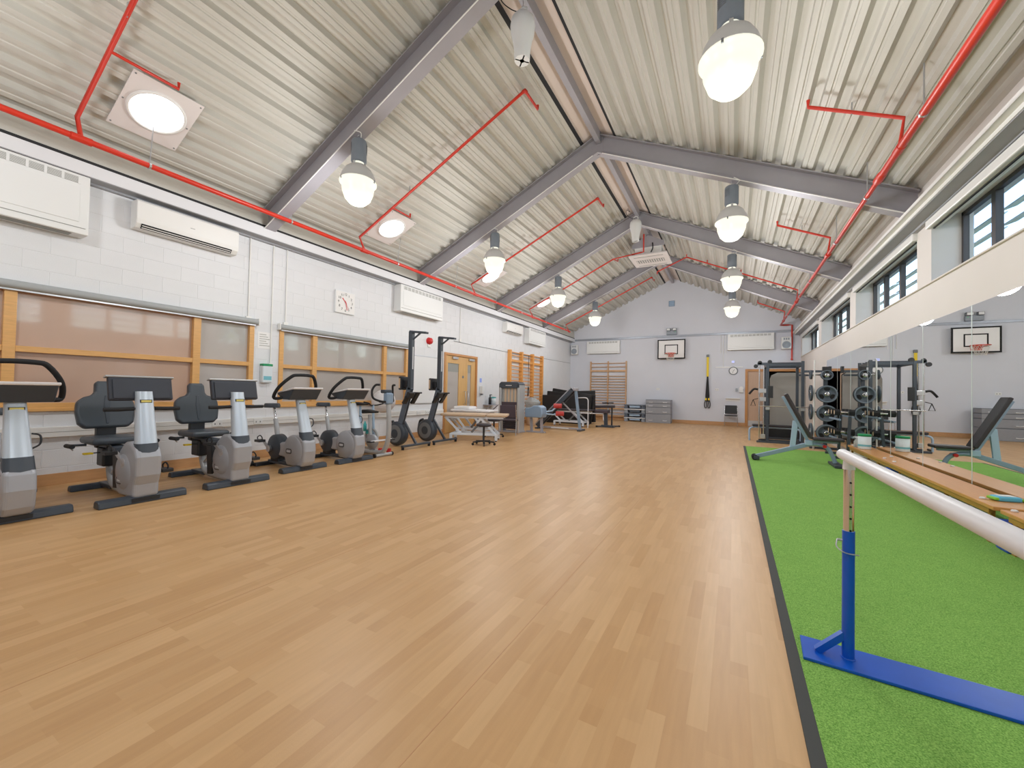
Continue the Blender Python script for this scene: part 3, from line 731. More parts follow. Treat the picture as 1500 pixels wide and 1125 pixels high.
for p, lab in (((2.085, 8.0), 'small blue plastic block under the gym bench, near the middle trestle'), ((2.085, 5.09), 'small blue plastic block under the end of the second gym bench')):
    t = thing('plastic_block', lab, 'block', (p[0], p[1], .014), 0)
    MB().bx(-.052, .052, -.09, .09, 0, .255).build('block_body', 'blue_plastic', t, bevel=.012)
    MB().bx(-.054, -.050, -.04, .04, .12, .18).build('block_label', 'logo_white', t)
ZB = .014+.349
t = thing('wipes_tub', 'white wipes tub with green lid standing on the gym bench', 'tub', (2.15, 9.72, ZB))
MB().lathe([(0, 0), (.093, 0), (.096, .01), (.096, .235), (0, .235)], n=24).build('tub_body', 'tub_white', t)
MB().lathe([(.0967, .05), (.0967, .085)], n=24, cap=False).build('tub_print', 'tub_print', t)
MB().lathe([(0, .275), (.095, .275), (.10, .268), (.10, .235), (0, .235)], n=24).build('lid', 'green_lid', t)
t = thing('spray_bottle', 'small clear spray bottle beside the wipes tub', 'bottle', (2.09, 9.97, ZB))
MB().lathe([(0, 0), (.045, 0), (.048, .02), (.046, .11), (.018, .15), (.015, .17), (0, .17)], n=16).build('bottle_body', 'clear_plastic', t)
b = MB(); b.bx(-.02, .02, -.015, .015, .17, .205); b.bx(-.055, -.02, -.008, .008, .185, .20); b.build('spray_head', 'pole_white', t, bevel=.004)
t = thing('wipes_pack', 'flat soft pack of wet wipes, blue and white with green ends, on the gym bench', 'wipes pack', (2.25, 5.56, ZB), math.radians(14))
MB().bx(-.09, .09, -.055, .055, 0, .045).build('pack_body', 'wipe_blue', t, bevel=.015)
MB().bx(-.06, .06, -.035, .035, .045, .05).build('pack_flap', 'logo_white', t, bevel=.002)
for s in (-1, 1): MB().bx(s*.09-.02, s*.09+.02, -.052, .052, .008, .034).build('pack_end', 'wipe_green', t, bevel=.008)

# ================================================================== EXERCISE BIKES
def foot_bar(x, L, w=.14, h=.075):
    b = MB(); b.prism([(x-w/2, 0), (x+w/2, 0), (x+w/2-.012, h*.75), (x+w/2-.035, h), (x-w/2+.035, h), (x-w/2+.012, h*.75)], 'y', -L/2, L/2); return b
def pedal(t, c, sgn, ang, r=.17):
    dx, dz = r*math.cos(ang), r*math.sin(ang)
    k = MB(); k.cyl((c[0], sgn*.105, c[1]), (c[0], sgn*.135, c[1]), .052, n=20); k.bar((c[0], sgn*.125, c[1]), (c[0]+dx, sgn*.145, c[1]+dz), .022, .036); cr = k.build('crank', 'satin', t)
    p = Vector((c[0]+dx, sgn*.20, c[1]+dz))
    b = MB(); b.box(p, (.14, .105, .04)); b.build('pedal', 'black_plastic', cr, bevel=.006)
    MB().tube(smoothpath([p+Vector((-.05, 0, 0)), p+Vector((-.07, 0, .05)), p+Vector((0, 0, .085)), p+Vector((.06, 0, .05)), p+Vector((.05, 0, 0))], 4), .008, 6).build('pedal_strap', 'black_rubber', cr)
def oval_badge(t, c, sgn, y):
    b = MB(); b.add([(c[0]+.062*math.cos(a)*1.0, y, c[1]+.036*math.sin(a)) for a in [2*PI*i/20 for i in range(20)]], [tuple(range(20))])
    b = MB(); pl = [(c[0]+px, c[1]+pz) for px, pz in rounded(.14, .078, .03)]
    b.prism(pl, 'y', y, y+sgn*.006); o = b.build('badge_ring', 'badge_dark', t)
    b = MB(); pl = [(c[0]+px, c[1]+pz) for px, pz in rounded(.11, .05, .018)]; b.prism(pl, 'y', y+sgn*.006, y+sgn*.008); b.build('badge_face', 'bike_taupe', o)
    MB().bx(c[0]-.04, c[0]+.04, y+sgn*.008, y+sgn*.009, c[1]-.008, c[1]+.008).build('badge_mark', 'logo_white', o)
def column(t, p0, p1, w0, w1, d0, d1, zb):
    # tapered mast with a dark band at its foot
    def ring(p, w, d, n=16): return [(p[0]+d/2*math.copysign(abs(math.cos(a))**.6, math.cos(a)), w/2*math.copysign(abs(math.sin(a))**.6, math.sin(a)), p[1]) for a in [2*PI*i/n for i in range(n)]]
    def seg(a0, a1, g, name, mt):
        P = lambda s: (p0[0]+(p1[0]-p0[0])*s, p0[1]+(p1[1]-p0[1])*s)
        v = []
        for s in (a0, a1): v += ring(P(s), (w0+(w1-w0)*s)*g, (d0+(d1-d0)*s)*g)
        n = 16; MB().add(v, [(i, (i+1) % n, n+(i+1) % n, n+i) for i in range(n)], True).add(v, [tuple(range(n))[::-1], tuple(range(n, 2*n))]).build(name, mt, t)
    seg(0, zb, 1.06, 'mast_band', 'charcoal'); seg(zb, 1, 1, 'mast', 'bike_pale')
def upright_bike(loc, label):
    t = thing('upright_bike', label, 'exercise bike', loc, 0, 'upright exercise bikes')
    foot_bar(0, .74).build('front_foot', 'charcoal', t, bevel=.012)
    MB().bx(.071, .074, -.1, .1, .02, .06).build('foot_inlay', 'black_plastic', t)
    foot_bar(-.88, .52, .11, .06).build('rear_foot', 'black_plastic', t, bevel=.012)
    for s in (-1, 1): MB().cyl((-.93, s*.26, .045), (-.93, s*.30, .045), .042, n=14).build('transport_wheel', 'black_rubber', t)
    MB().bx(-.88, 0, -.05, .05, .035, .09).build('base_beam', 'charcoal', t, bevel=.01)
    MB().prism([(-.30, .06), (.08, .06), (.135, .14), (.16, .30), (.145, .46), (.06, .53), (-.04, .55), (-.16, .54), (-.28, .47), (-.36, .36), (-.37, .22)], 'y', -.105, .105).build('front_shroud', 'bike_taupe', t, bevel=.035, seg=4)
    for s in (-1, 1):
        d = MB(); d.lathe([(0, .125), (.12, .122), (.215, .112), (.24, .10), (.245, .08)], (-.13, 0, .30), n=32, M=Matrix.Rotation(-s*PI/2, 3, 'X')); dd = d.build('flywheel_cover', 'bike_taupe', t)
        oval_badge(t, (-.20, .29), s, s*.123)
    MB().prism([(-.80, .20), (-.30, .16), (-.30, .40), (-.60, .40), (-.80, .38)], 'y', -.075, .075).build('drive_arm', 'bike_taupe', t, bevel=.03, seg=3)
    MB().lathe([(0, .085), (.17, .082), (.20, .06), (.205, -.06), (.17, -.082), (0, -.085)], (-.68, 0, .31), n=28, M=Matrix.Rotation(PI/2, 3, 'X')).build('rear_cover', 'charcoal', t)
    MB().bx(-.80, -.58, -.06, .06, .07, .2).build('rear_leg', 'black_plastic', t, bevel=.02)
    pedal(t, (-.74, .285), -1, 2.3); pedal(t, (-.74, .285), 1, 2.3+PI)
    MB().cyl((-.70, 0, .44), (-.775, 0, .76), .036, n=16).build('seat_sleeve', 'bike_silver', t)
    MB().cyl((-.772, 0, .75), (-.83, 0, .955), .022, n=14).build('seat_post', 'chrome', t)
    sd = MB(); n = 24; ring = []
    for i in range(n):
        a = 2*PI*i/n; x = math.cos(a); w = .12 if x < 0 else .12*(1-x)**.6 + .035*x
        ring.append((-.87 + .15*x, math.sin(a)*w/ max(.35, 1) ))
    sd.add([(x, y, .945) for x, y in ring] + [(x*1+0, y*1.08, .975) for x, y in ring] + [(-.87+(x+.87)*.9, y*.9, 1.015) for x, y in ring],
           [(i, (i+1) % n, n+(i+1) % n, n+i) for i in range(n)] + [(n+i, n+(i+1) % n, 2*n+(i+1) % n, 2*n+i) for i in range(n)], True)
    sd.add([(-.87+(x+.87)*.9, y*.9, 1.015) for x, y in ring], [tuple(range(n))]); sd.add([(x, y, .945) for x, y in ring], [tuple(range(n))[::-1]])
    sd.build('saddle', 'charcoal', t)
    column(t, (.075, .44), (-.155, 1.15), .20, .135, .13, .09, .22)
    MB().bx(-.085, -.071, -.052, .052, 1.018, 1.052).build('badge_frame', 'badge_dark', t); MB().bx(-.08, -.069, -.044, .044, 1.024, 1.046).build('badge', 'badge', t)
    MB().prism([(.055, 1.255), (.06, 1.285), (-.36, 1.205), (-.36, 1.175), (-.22, 1.10), (-.06, 1.095)], 'y', -.24, .24).build('console', 'charcoal', t, bevel=.015)
    c = MB(); c.prism([(.072, 1.262), (.075, 1.292), (-.37, 1.208), (-.372, 1.192)], 'y', -.25, .25); c.build('console_rim', 'pole_white', t, bevel=.008)
    MB().prism([(.03, 1.287), (.03, 1.2905), (-.33, 1.2215), (-.33, 1.218)], 'y', -.2, .2).build('screen', 'screen', t)
    pts = [(-.20, -.17, 1.16), (-.25, -.27, 1.115), (-.29, -.335, 1.135), (-.20, -.31, 1.29), (-.09, -.19, 1.45), (-.07, -.10, 1.48), (-.07, .10, 1.48), (-.09, .19, 1.45), (-.20, .31, 1.29), (-.29, .335, 1.135), (-.25, .27, 1.115), (-.20, .17, 1.16)]
    MB().tube(smoothpath(pts, 4), .025, 10).build('handlebar', 'black_rubber', t)
    MB().tube(smoothpath([(-.0, .09, .66), (.0, .14, .70), (-.01, .14, .78), (-.03, .09, .80)], 4), .008, 6).build('strap_hook', 'black_plastic', t)
    return t
upright_bike((-5.82, 1.09, 0), 'silver upright exercise bike first in the row, beside the first reclined bike')
upright_bike((-5.88, 4.0, 0), 'silver upright exercise bike next to the second reclined bike')
upright_bike((-5.86, 4.95, 0), 'silver upright exercise bike next to the curved-mast bike')

def recumbent_bike(loc, label):
    t = thing('recumbent_bike', label, 'exercise bike', loc, 0, 'reclined exercise bikes')
    foot_bar(0, .76, .15, .08).build('front_foot', 'charcoal', t, bevel=.012)
    MB().bx(.076, .079, -.12, .12, .02, .06).build('foot_inlay', 'black_plastic', t)
    foot_bar(-1.16, .58, .12, .07).build('rear_foot', 'charcoal', t, bevel=.012)
    MB().prism([(-.36, .05), (.07, .05), (.075, .20), (.125, .30), (.13, .50), (.07, .60), (-.06, .665), (-.20, .65), (-.33, .55), (-.40, .40), (-.44, .22)], 'y', -.115, .115).build('front_shroud', 'bike_taupe', t, bevel=.04, seg=4)
    for s in (-1, 1):
        MB().lathe([(0, .135), (.10, .134), (.18, .125), (.20, .11)], (-.20, 0, .32), n=28, M=Matrix.Rotation(-s*PI/2, 3, 'X')).build('flywheel_cover', 'bike_taupe', t)
        oval_badge(t, (-.26, .22), s, s*.125)
    pedal(t, (-.17, .42), -1, 2.5, .18); pedal(t, (-.17, .42), 1, 2.5+PI, .18)
    column(t, (.045, .50), (-.09, 1.21), .20, .145, .13, .10, .20)
    MB().bx(-.030, -.013, -.052, .052, 1.085, 1.12).build('badge_frame', 'badge_dark', t); MB().bx(-.028, -.011, -.044, .044, 1.091, 1.114).build('badge', 'badge', t)
    r = Matrix.Rotation(math.radians(-14), 3, 'Y')
    MB().box((-.155, 0, 1.235), (.06, .56, .26), r).build('console', 'console_navy', t, bevel=.015)
    MB().box((-.118, 0, 1.235), (.012, .50, .21), r).build('console_back', 'console_navy', t, bevel=.004)
    MB().box((-.19, 0, 1.365), (.075, .60, .022), r).build('console_rim', 'bike_silver', t, bevel=.008)
    MB().box((-.188, 0, 1.232), (.006, .5, .21), r).build('screen', 'screen', t)
    MB().tube([(-.06, -.12, 1.02), (-.06, .12, 1.02)], .014, 8).build('handle_bar', 'charcoal', t)
    for s in (-1, 1): MB().tube(smoothpath([(-.06, s*.09, 1.02), (-.065, s*.2, 1.015), (-.075, s*.33, 1.015)], 4), .022, 10).build('hand_grip', 'black_rubber', t)
    MB().tube(smoothpath([(-.92, 0, .56), (-.94, 0, .36), (-.88, 0, .16), (-.74, 0, .07), (-.36, 0, .055)], 5), .045, 10).build('frame_tube', 'bike_silver', t)
    MB().bx(-1.16, -.80, -.04, .04, .03, .08).build('rear_beam', 'charcoal', t, bevel=.01)
    MB().bar((-.66, 0, .46), (-.62, 0, .07), .14, .10, up=(0, 1, 0)).build('battery_box', 'black_plastic', t, bevel=.01)
    MB().bar((-.90, 0, .17), (-.66, 0, .36), .04, .02).build('gas_strut', 'satin', t)
    MB().bx(-1.15, -.58, -.07, .07, .49, .555).build('seat_rail', 'charcoal', t, bevel=.01)
    MB().bx(-1.04, -.84, -.10, .10, .30, .52).build('seat_carriage', 'black_plastic', t, bevel=.02)
    MB().bx(-1.14, -.68, -.23, .23, .57, .655).build('seat_cushion', 'charcoal_pad', t, bevel=.035, seg=4)
    poly = [(-.20, .74), (.20, .74), (.255, .80), (.275, .95), (.262, 1.07), (.20, 1.125), (.125, 1.15), (.105, 1.19), (.10, 1.30), (.07, 1.325), (-.07, 1.325), (-.10, 1.30), (-.105, 1.19), (-.125, 1.15), (-.20, 1.125), (-.262, 1.07), (-.275, .95), (-.255, .80)]
    bk = MB().prism([(y, z-.70) for y, z in poly], 'x', -.045, .045).build('seat_back', 'charcoal_pad', t, bevel=.03, seg=4); bk.location = (-1.10, 0, .70); bk.rotation_euler = (0, math.radians(-10), 0)
    MB().prism([(-.012, .09), (.012, .09), (.03, .30), (.018, .44), (-.018, .44), (-.03, .30)], 'x', .040, .052).build('back_seam', 'charcoal', bk, bevel=.008)
    MB().bx(-1.17, -1.09, -.09, .09, .50, .80).build('back_bracket', 'black_plastic', t, bevel=.01)
    for s in (-1, 1):
        MB().tube([(-1.0, s*.2, .56), (-1.0, s*.34, .565), (-.78, s*.38, .575)], .014, 8).build('side_bar', 'charcoal', t)
        MB().tube([(-.95, s*.375, .57), (-.74, s*.38, .575)], .024, 10).build('side_grip', 'black_rubber', t)
        MB().tube([(-.80, s*.38, .555), (-.80, s*.36, .53), (-.90, s*.34, .535)], .006, 6).build('brake_lever', 'satin', t)
    MB().bx(-.86, -.80, -.27, -.19, .465, .485).build('release_lever', 'yellow', t, bevel=.004)
    MB().bar((-.86, -.05, .475), (-.84, -.2, .475), .012, .012).build('lever_arm', 'black_plastic', t)
    return t
recumbent_bike((-5.70, 1.98, 0), 'silver reclined exercise bike with charcoal seat, nearer the wide window middle')
recumbent_bike((-5.70, 2.95, 0), 'silver reclined exercise bike with charcoal seat, beside the wipes dispenser end')

# bike with a curved mast
t = thing('mast_bike', 'silver exercise bike with curved mast and looped black handlebars', 'exercise bike', (-5.86, 5.62, 0))
MB().tube(smoothpath([(-.55, 0, .06), (-.25, 0, .06), (-.02, 0, .09), (.10, 0, .28), (.13, 0, .6), (.10, 0, 1.02)], 6), .045, 12).build('mast', 'bike_silver', t)
MB().tube([(.0, -.20, .035), (.0, .20, .035)], .032, 10).build('front_foot', 'bike_silver', t)
for s in (-1, 1): MB().cyl((0, s*.2, .035), (0, s*.235, .035), .036, n=12).build('foot_cap', 'black_rubber', t)
MB().tube([(-.62, -.22, .035), (-.62, .22, .035)], .03, 10).build('rear_foot', 'charcoal', t)
MB().bx(.03, .16, -.075, .075, 1.0, 1.22).build('head_unit', 'blue_grey', t, bevel=.03)
MB().bx(-.02, .09, -.10, .10, 1.21, 1.28).build('monitor', 'charcoal', t, bevel=.02)
for s in (-1, 1): MB().tube(smoothpath([(.10, s*.05, 1.05), (.06, s*.16, 1.06), (-.04, s*.25, 1.12), (-.06, s*.26, 1.26), (-.02, s*.22, 1.36), (.06, s*.19, 1.37)], 5), .02, 8).build('handlebar', 'black_rubber', t)
MB().cyl((-.34, 0, .10), (-.40, 0, .78), .032, n=12).build('seat_tube', 'bike_silver', t)
b = MB(); b.prism([(-.54, .80), (-.24, .82), (-.22, .85), (-.40, .875), (-.54, .88)], 'y', -.085, .085); b.build('saddle', 'black_rubber', t, bevel=.025)
MB().lathe([(0, .04), (.13, .036), (.14, .02), (.14, -.02), (.13, -.036), (0, -.04)], (-.30, 0, .26), n=28, M=Matrix.Rotation(PI/2, 3, 'X')).build('flywheel', 'bike_taupe', t)
MB().tube([(-.06, -.26, .30), (-.06, .26, .30)], .018, 8).build('pedal_axle', 'pole_white', t)
for s in (-1, 1): MB().bx(-.11, -.01, s*.26-.05, s*.26+.05, .285, .31).build('pedal', 'black_plastic', t, bevel=.005)
# small spin bike behind it, by the wall
t = thing('spin_bike', 'light spin bike with ringed wheel and teal bottle between upright bike and ball', 'exercise bike', (-6.72, 5.90, 0), 0)
for (x, L) in ((.36, .4), (-.3, .4)): MB().tube([(x, -L/2, .03), (x, L/2, .03)], .025, 8).build('floor_bar', 'bike_silver', t)
MB().bar((-.3, 0, .07), (.36, 0, .07), .05, .05).build('base_beam', 'bike_silver', t)
MB().cyl((-.06, 0, .08), (-.14, 0, .93), .026, n=12).build('seat_tube', 'pale_blue', t)
b = MB(); b.prism([(-.30, .93), (.02, .95), (.06, .975), (-.10, .995), (-.30, 1.005)], 'y', -.09, .09); b.build('saddle', 'black_rubber', t, bevel=.03)
MB().cyl((.30, 0, .08), (.24, 0, .95), .026, n=12).build('fork_tube', 'pale_blue', t)
w = MB(); w.tube([(.22+.17*math.cos(a), 0, .30+.17*math.sin(a)) for a in [2*PI*i/28 for i in range(28)]], .028, 8, closed=True); w.build('wheel_ring', 'bike_silver', t)
MB().cyl((.22, -.05, .30), (.22, .05, .30), .08, n=18).build('hub', 'bike_taupe', t)
for a in (0, PI/3, 2*PI/3): MB().bar((.22-.16*math.cos(a), 0, .30-.16*math.sin(a)), (.22+.16*math.cos(a), 0, .30+.16*math.sin(a)), .012, .03).build('spoke', 'satin', t)
MB().tube(smoothpath([(.20, -.2, 1.02), (.34, -.2, 1.0), (.28, -.1, .96), (.24, 0, .95), (.28, .1, .96), (.34, .2, 1.0), (.20, .2, 1.02)], 4), .014, 8).build('handlebar', 'black_rubber', t)
MB().lathe([(0, .42), (.035, .42), (.035, .56), (.015, .59), (.015, .62), (0, .62)], (.10, -.07, 0), n=14).build('bottle', 'teal', t)
MB().bx(.08, .2, -.04, .04, .36, .44).build('chain_guard', 'teal', t, bevel=.01)
t = thing('hand_weight', 'small red hand weight lying on the floor beside the mast bike', 'dumbbell', (-6.15, 5.93, 0), .5)
for s in (-1, 1): MB().cyl((s*.05, 0, .05), (s*.12, 0, .05), .05, n=8, smooth=False).build('weight_head', 'red_plastic', t)
MB().cyl((-.06, 0, .05), (.06, 0, .05), .018, n=10).build('grip', 'black_rubber', t)
t = thing('exercise_ball', 'large off-white exercise ball wedged on the trunking behind the mast bike', 'ball', (-7.13, 6.80, .735))
bm = bmesh.new(); bmesh.ops.create_uvsphere(bm, u_segments=32, v_segments=20, radius=.27); me = bpy.data.meshes.new('ball'); bm.to_mesh(me); bm.free()
for p in me.polygons: p.use_smooth = True
me.materials.append(M['ball_white']); o = bpy.data.objects.new('ball_skin', me); COL.objects.link(o); o.parent = t; o.location = (0, 0, .27)
rg = MB()
for k in range(-4, 5):
    z = k*.05; r = math.sqrt(max(0, .2712**2-z*z)); rg.tube([(r*math.cos(a), r*math.sin(a), z+.27) for a in [2*PI*i/32 for i in range(32)]], .003, 5, closed=True)
rg.build('grip_rings', 'ball_white', t)

# rowing machines stored on end
def rower(loc, label):
    t = thing('rowing_machine', label, 'rowing machine', loc, 0, 'rowing machines stored upright')
    MB().bx(-.075, .025, -.05, .05, 1.28, 2.60).build('monorail', 'charcoal', t, bevel=.008)
    MB().bx(.024, .028, -.012, .012, 1.75, 2.25).build('rail_decal', 'logo_white', t)
    k = MB(); k.bar((-.06, 0, 2.60), (.42, 0, 2.545), .10, .045); k.build('rear_leg', 'charcoal', t, bevel=.006)
    MB().bar((.02, 0, 2.42), (.24, 0, 2.56), .03, .03).build('leg_brace', 'charcoal', t)
    MB().bar((-.03, 0, 1.34), (-.43, 0, .04), .10, .13, up=(1, 0, 0)).build('main_beam', 'step_dark', t, bevel=.012)
    MB().bar((.035, -.0, 1.30), (-.365, 0, .02), .015, .012, up=(1, 0, 0)).build('beam_edge', 'black_plastic', t)
    MB().lathe([(0, .10), (.20, .095), (.265, .07), (.275, .03), (.275, -.03), (.265, -.07), (.20, -.095), (0, -.10)], (-.38, 0, .285), n=32, M=Matrix.Rotation(PI/2, 3, 'X')).build('flywheel_cage', 'charcoal', t)
    for s in (-1, 1): MB().lathe([(.10, .101), (.12, .104), (.20, .098)], (-.38, 0, .285), n=28, M=Matrix.Rotation(-s*PI/2, 3, 'X'), cap=False).build('cage_ring', 'lead_grey', t)
    MB().tube(smoothpath([(-.52, 0, .55), (-.62, 0, .50), (-.66, 0, .30), (-.62, 0, .12)], 5), .03, 8).build('vent_guard', 'black_plastic', t)
    MB().bar((-.18, 0, .56), (.19, 0, .075), .04, .05).build('front_strut', 'charcoal', t)
    MB().bx(.15, .23, -.44, .44, .055, .10).build('front_leg', 'charcoal', t, bevel=.01)
    for s in (-1, 1): MB().cyl((.19, s*.42, .0), (.19, s*.42, .06), .03, n=12).build('floor_pad', 'black_rubber', t)
    for s in (-1, 1):
        r = Matrix.Rotation(math.radians(35), 3, 'Y')
        MB().box((.0, s*.13, 1.10), (.05, .12, .30), r).build('footplate', 'black_plastic', t, bevel=.01)
        MB().tube(smoothpath([(-.04, s*.07, 1.14), (.06, s*.13, 1.18), (-.0, s*.20, 1.12)], 4), .012, 6).build('foot_strap', 'black_rubber', t)
    MB().tube([(.10, -.22, 1.22), (.11, .22, 1.22)], .017, 8).build('pull_handle', 'black_rubber', t)
    MB().bar((-.03, 0, 1.28), (.10, -.12, 1.20), .03, .05).build('monitor_arm', 'black_plastic', t)
    MB().box((.11, -.13, 1.16), (.05, .16, .14), Matrix.Rotation(.4, 3, 'Y')).build('monitor', 'black_plastic', t, bevel=.01)
    MB().bx(-.19, -.085, -.06, .06, 1.34, 1.50).build('seat_carriage', 'black_plastic', t, bevel=.01)
    MB().bx(-.25, -.18, -.15, .15, 1.28, 1.58).build('seat', 'black_plastic', t, bevel=.02)
    MB().bx(-.235, -.195, -.157, -.15, 1.32, 1.54).build('seat_edge', 'tan_vinyl', t)
    return t
rower((-6.33, 6.85, 0), 'charcoal rowing machine stored upright beside the window edge and mast bike')
rower((-6.33, 7.87, 0), 'charcoal rowing machine stored upright between treatment couch and another rower')

# ================================================================== COUCHES, STOOLS, CHAIRS
def plinth(loc, rz, L, Wd, H, topmat, label, pillow=False, group='lifting treatment couches', tk=.06):
    t = thing('treatment_couch', label, 'couch', loc, rz, group)
    MB().bx(-L/2, L*.18, -Wd/2, Wd/2, H-tk, H).build('couch_top', topmat, t, bevel=.02, seg=3)
    MB().bx(L*.19, L/2, -Wd/2, Wd/2, H-tk, H).build('head_section', topmat, t, bevel=.02, seg=3)
    MB().bx(-L/2+.1, L/2-.1, -Wd/2+.08, -Wd/2+.12, H-tk-.06, H-tk).build('top_rail', 'frame_white', t)
    MB().bx(-L/2+.1, L/2-.1, Wd/2-.12, Wd/2-.08, H-tk-.06, H-tk).build('top_rail', 'frame_white', t)
    bl, bw = L*.34, Wd/2-.06
    for s in (-1, 1):
        MB().bx(-bl, bl, s*bw-.025, s*bw+.025, .15, .21).build('base_beam', 'frame_white', t, bevel=.006)
        for e in (-1, 1):
            MB().bx(e*bl-.035, e*bl+.035, s*bw-.03, s*bw+.03, .03, .19).build('leg', 'frame_white', t, bevel=.005)
            MB().cyl((e*bl, s*bw-.015, .022), (e*bl, s*bw+.015, .022), .022, n=10).build('castor', 'black_rubber', t)
        for x0 in (-bl+.25, bl-.02): MB().bar((x0, s*(bw-.04), .19), (x0-.42, s*(bw-.04), H-tk-.03), .03, .055).build('lift_arm', 'frame_white', t, bevel=.004)
    for e in (-1, 1): MB().bx(e*bl-.03, e*bl+.03, -bw, bw, .15, .19).build('cross_beam', 'frame_white', t)
    MB().bar((-.1, 0, .2), (.2, 0, H-tk-.1), .05, .05).build('actuator', 'lead_grey', t)
    if pillow: MB().bx(-L/2+.05, -L/2+.6, -Wd/2+.08, Wd/2-.08, H, H+.09).build('pillow', 'white_sheet', t, bevel=.04, seg=4)
    return t
plinth((-5.93, 8.86, 0), math.radians(24), 1.72, .66, .70, 'tan_vinyl', 'beige treatment couch on pale lifting frame beside the standing rowers')
plinth((-6.72, 9.98, 0), math.radians(4), 1.30, .62, .74, 'white_sheet', 'white-covered couch pushed against the wooden double door', True)
def stool(loc, label):
    t = thing('rolling_stool', label, 'stool', loc, 0, 'rolling stools')
    MB().lathe([(0, .44), (.15, .44), (.18, .455), (.185, .475), (.175, .505), (.12, .515), (0, .517)], n=28).build('seat', 'dark_vinyl', t)
    MB().cyl((0, 0, .09), (0, 0, .44), .025, n=12).build('column', 'black_plastic', t)
    for k in range(5):
        a = 2*PI*k/5+.3; e = (.27*math.cos(a), .27*math.sin(a))
        l = MB().bar((0, 0, .095), (e[0], e[1], .075), .045, .03).build('leg', 'black_plastic', t)
        MB().cyl((e[0]-.012*math.sin(a), e[1]+.012*math.cos(a), .03), (e[0]+.012*math.sin(a), e[1]-.012*math.cos(a), .03), .03, n=12).build('castor', 'black_rubber', l)
    return t
stool((-5.23, 8.18, 0), 'black rolling stool in front of the beige treatment couch')
stool((-5.93, 9.80, 0), 'black rolling stool behind the beige treatment couch')
def stack_chair(loc, rz, pad, label):
    t = thing('stacking_chair', label, 'chair', loc, rz, 'stacking chairs')     # faces -y
    MB().bx(-.23, .23, -.22, .22, .435, .47).build('seat', pad, t, bevel=.015)
    o = MB().bx(-.23, .23, -.012, .012, 0, .36).build('backrest', pad, t, bevel=.01); o.location = (0, .235, .53); o.rotation_euler = (math.radians(-9), 0, 0)
    for s in (-1, 1):
        MB().tube([(s*.245, -.21, 0), (s*.245, -.20, .44)], .011, 8).build('leg', 'chrome', t)
        MB().tube(smoothpath([(s*.245, .25, 0), (s*.245, .20, .44), (s*.24, .24, .66), (s*.235, .29, .90)], 4), .011, 8).build('leg', 'chrome', t)
        MB().bar((s*.245, -.2, .43), (s*.245, .21, .43), .016, .016).build('seat_rail', 'chrome', t)
    return t
stack_chair((-5.86, 10.55, 0), math.radians(200), 'purple_vinyl', 'dark purple chair in front of the weight stack machine')
stack_chair((-.06, 19.66, 0), 0, 'mat_black', 'black stacking chair with chrome legs against the end wall')

# ================================================================== MACHINES AT THE FAR LEFT
t = thing('weight_machine', 'grey selector weight-stack leg machine with dark hood by the left wall bars', 'gym machine', (-6.22, 11.35, 0))
for s in (-1, 1): MB().prism(rounded(.10, .40, .04, c=(s*.33, 0)), 'z', 0, 1.50).build('tower_post', 'bike_silver', t)
MB().prism([(-.37, 1.40), (.37, 1.40), (.37, 1.54), (.30, 1.60), (-.30, 1.60), (-.37, 1.54)], 'y', -.20, .20).build('hood', 'charcoal', t, bevel=.02)
MB().bx(-.16, .14, -.204, -.2, 1.465, 1.505).build('hood_plate', 'badge_dark', t)
MB().bx(-.12, .10, -.206, -.204, 1.475, 1.495).build('hood_mark', 'logo_white', t)
MB().bx(-.28, .28, -.10, -.085, .95, 1.40).build('clear_cover', 'panel_grey', t)
for k in range(4): MB().bx(-.20+k*.12, -.14+k*.12, -.115, -.10, .95, 1.40).build('guide_strip', 'tan_vinyl', t)
MB().bx(-.28, .28, -.16, -.12, .70, .96).build('lower_panel', 'purple_vinyl', t)
for k in range(9): MB().bx(-.24, .24, -.10, .10, .10+k*.065, .155+k*.065).build('weight_block', 'dark_vinyl', t)
MB().bx(-.40, .40, -.22, .22, 0, .05).build('base', 'steel_grey', t, bevel=.01)
MB().prism([(.36, .48), (.95, .48), (.98, .60), (.95, .80), (.84, .87), (.66, .86), (.56, .80), (.36, .78)], 'y', .22, .62).build('side_shroud', 'blue_grey', t, bevel=.04, seg=4)
for x in (.50, .86): MB().bar((x, .42, .5), (x+.03, .42, 0), .07, .07).build('shroud_leg', 'steel_grey', t)
MB().bx(.36, 1.0, .34, .48, 0, .04).build('foot_beam', 'steel_grey', t)
for (x, z, m) in ((1.28, .86, 'red_pad'), (1.36, .62, 'red_pad')):
    MB().cyl((x-.10, .66, z), (x+.14, .74, z), .075, n=18).build('roller_pad', m, t)
MB().tube([(.92, .55, .66), (1.15, .62, .70), (1.28, .70, .86)], .025, 8).build('roller_arm', 'pale_blue', t)
MB().tube([(.92, .55, .60), (1.18, .62, .58), (1.36, .70, .62)], .025, 8).build('roller_arm', 'pale_blue', t)
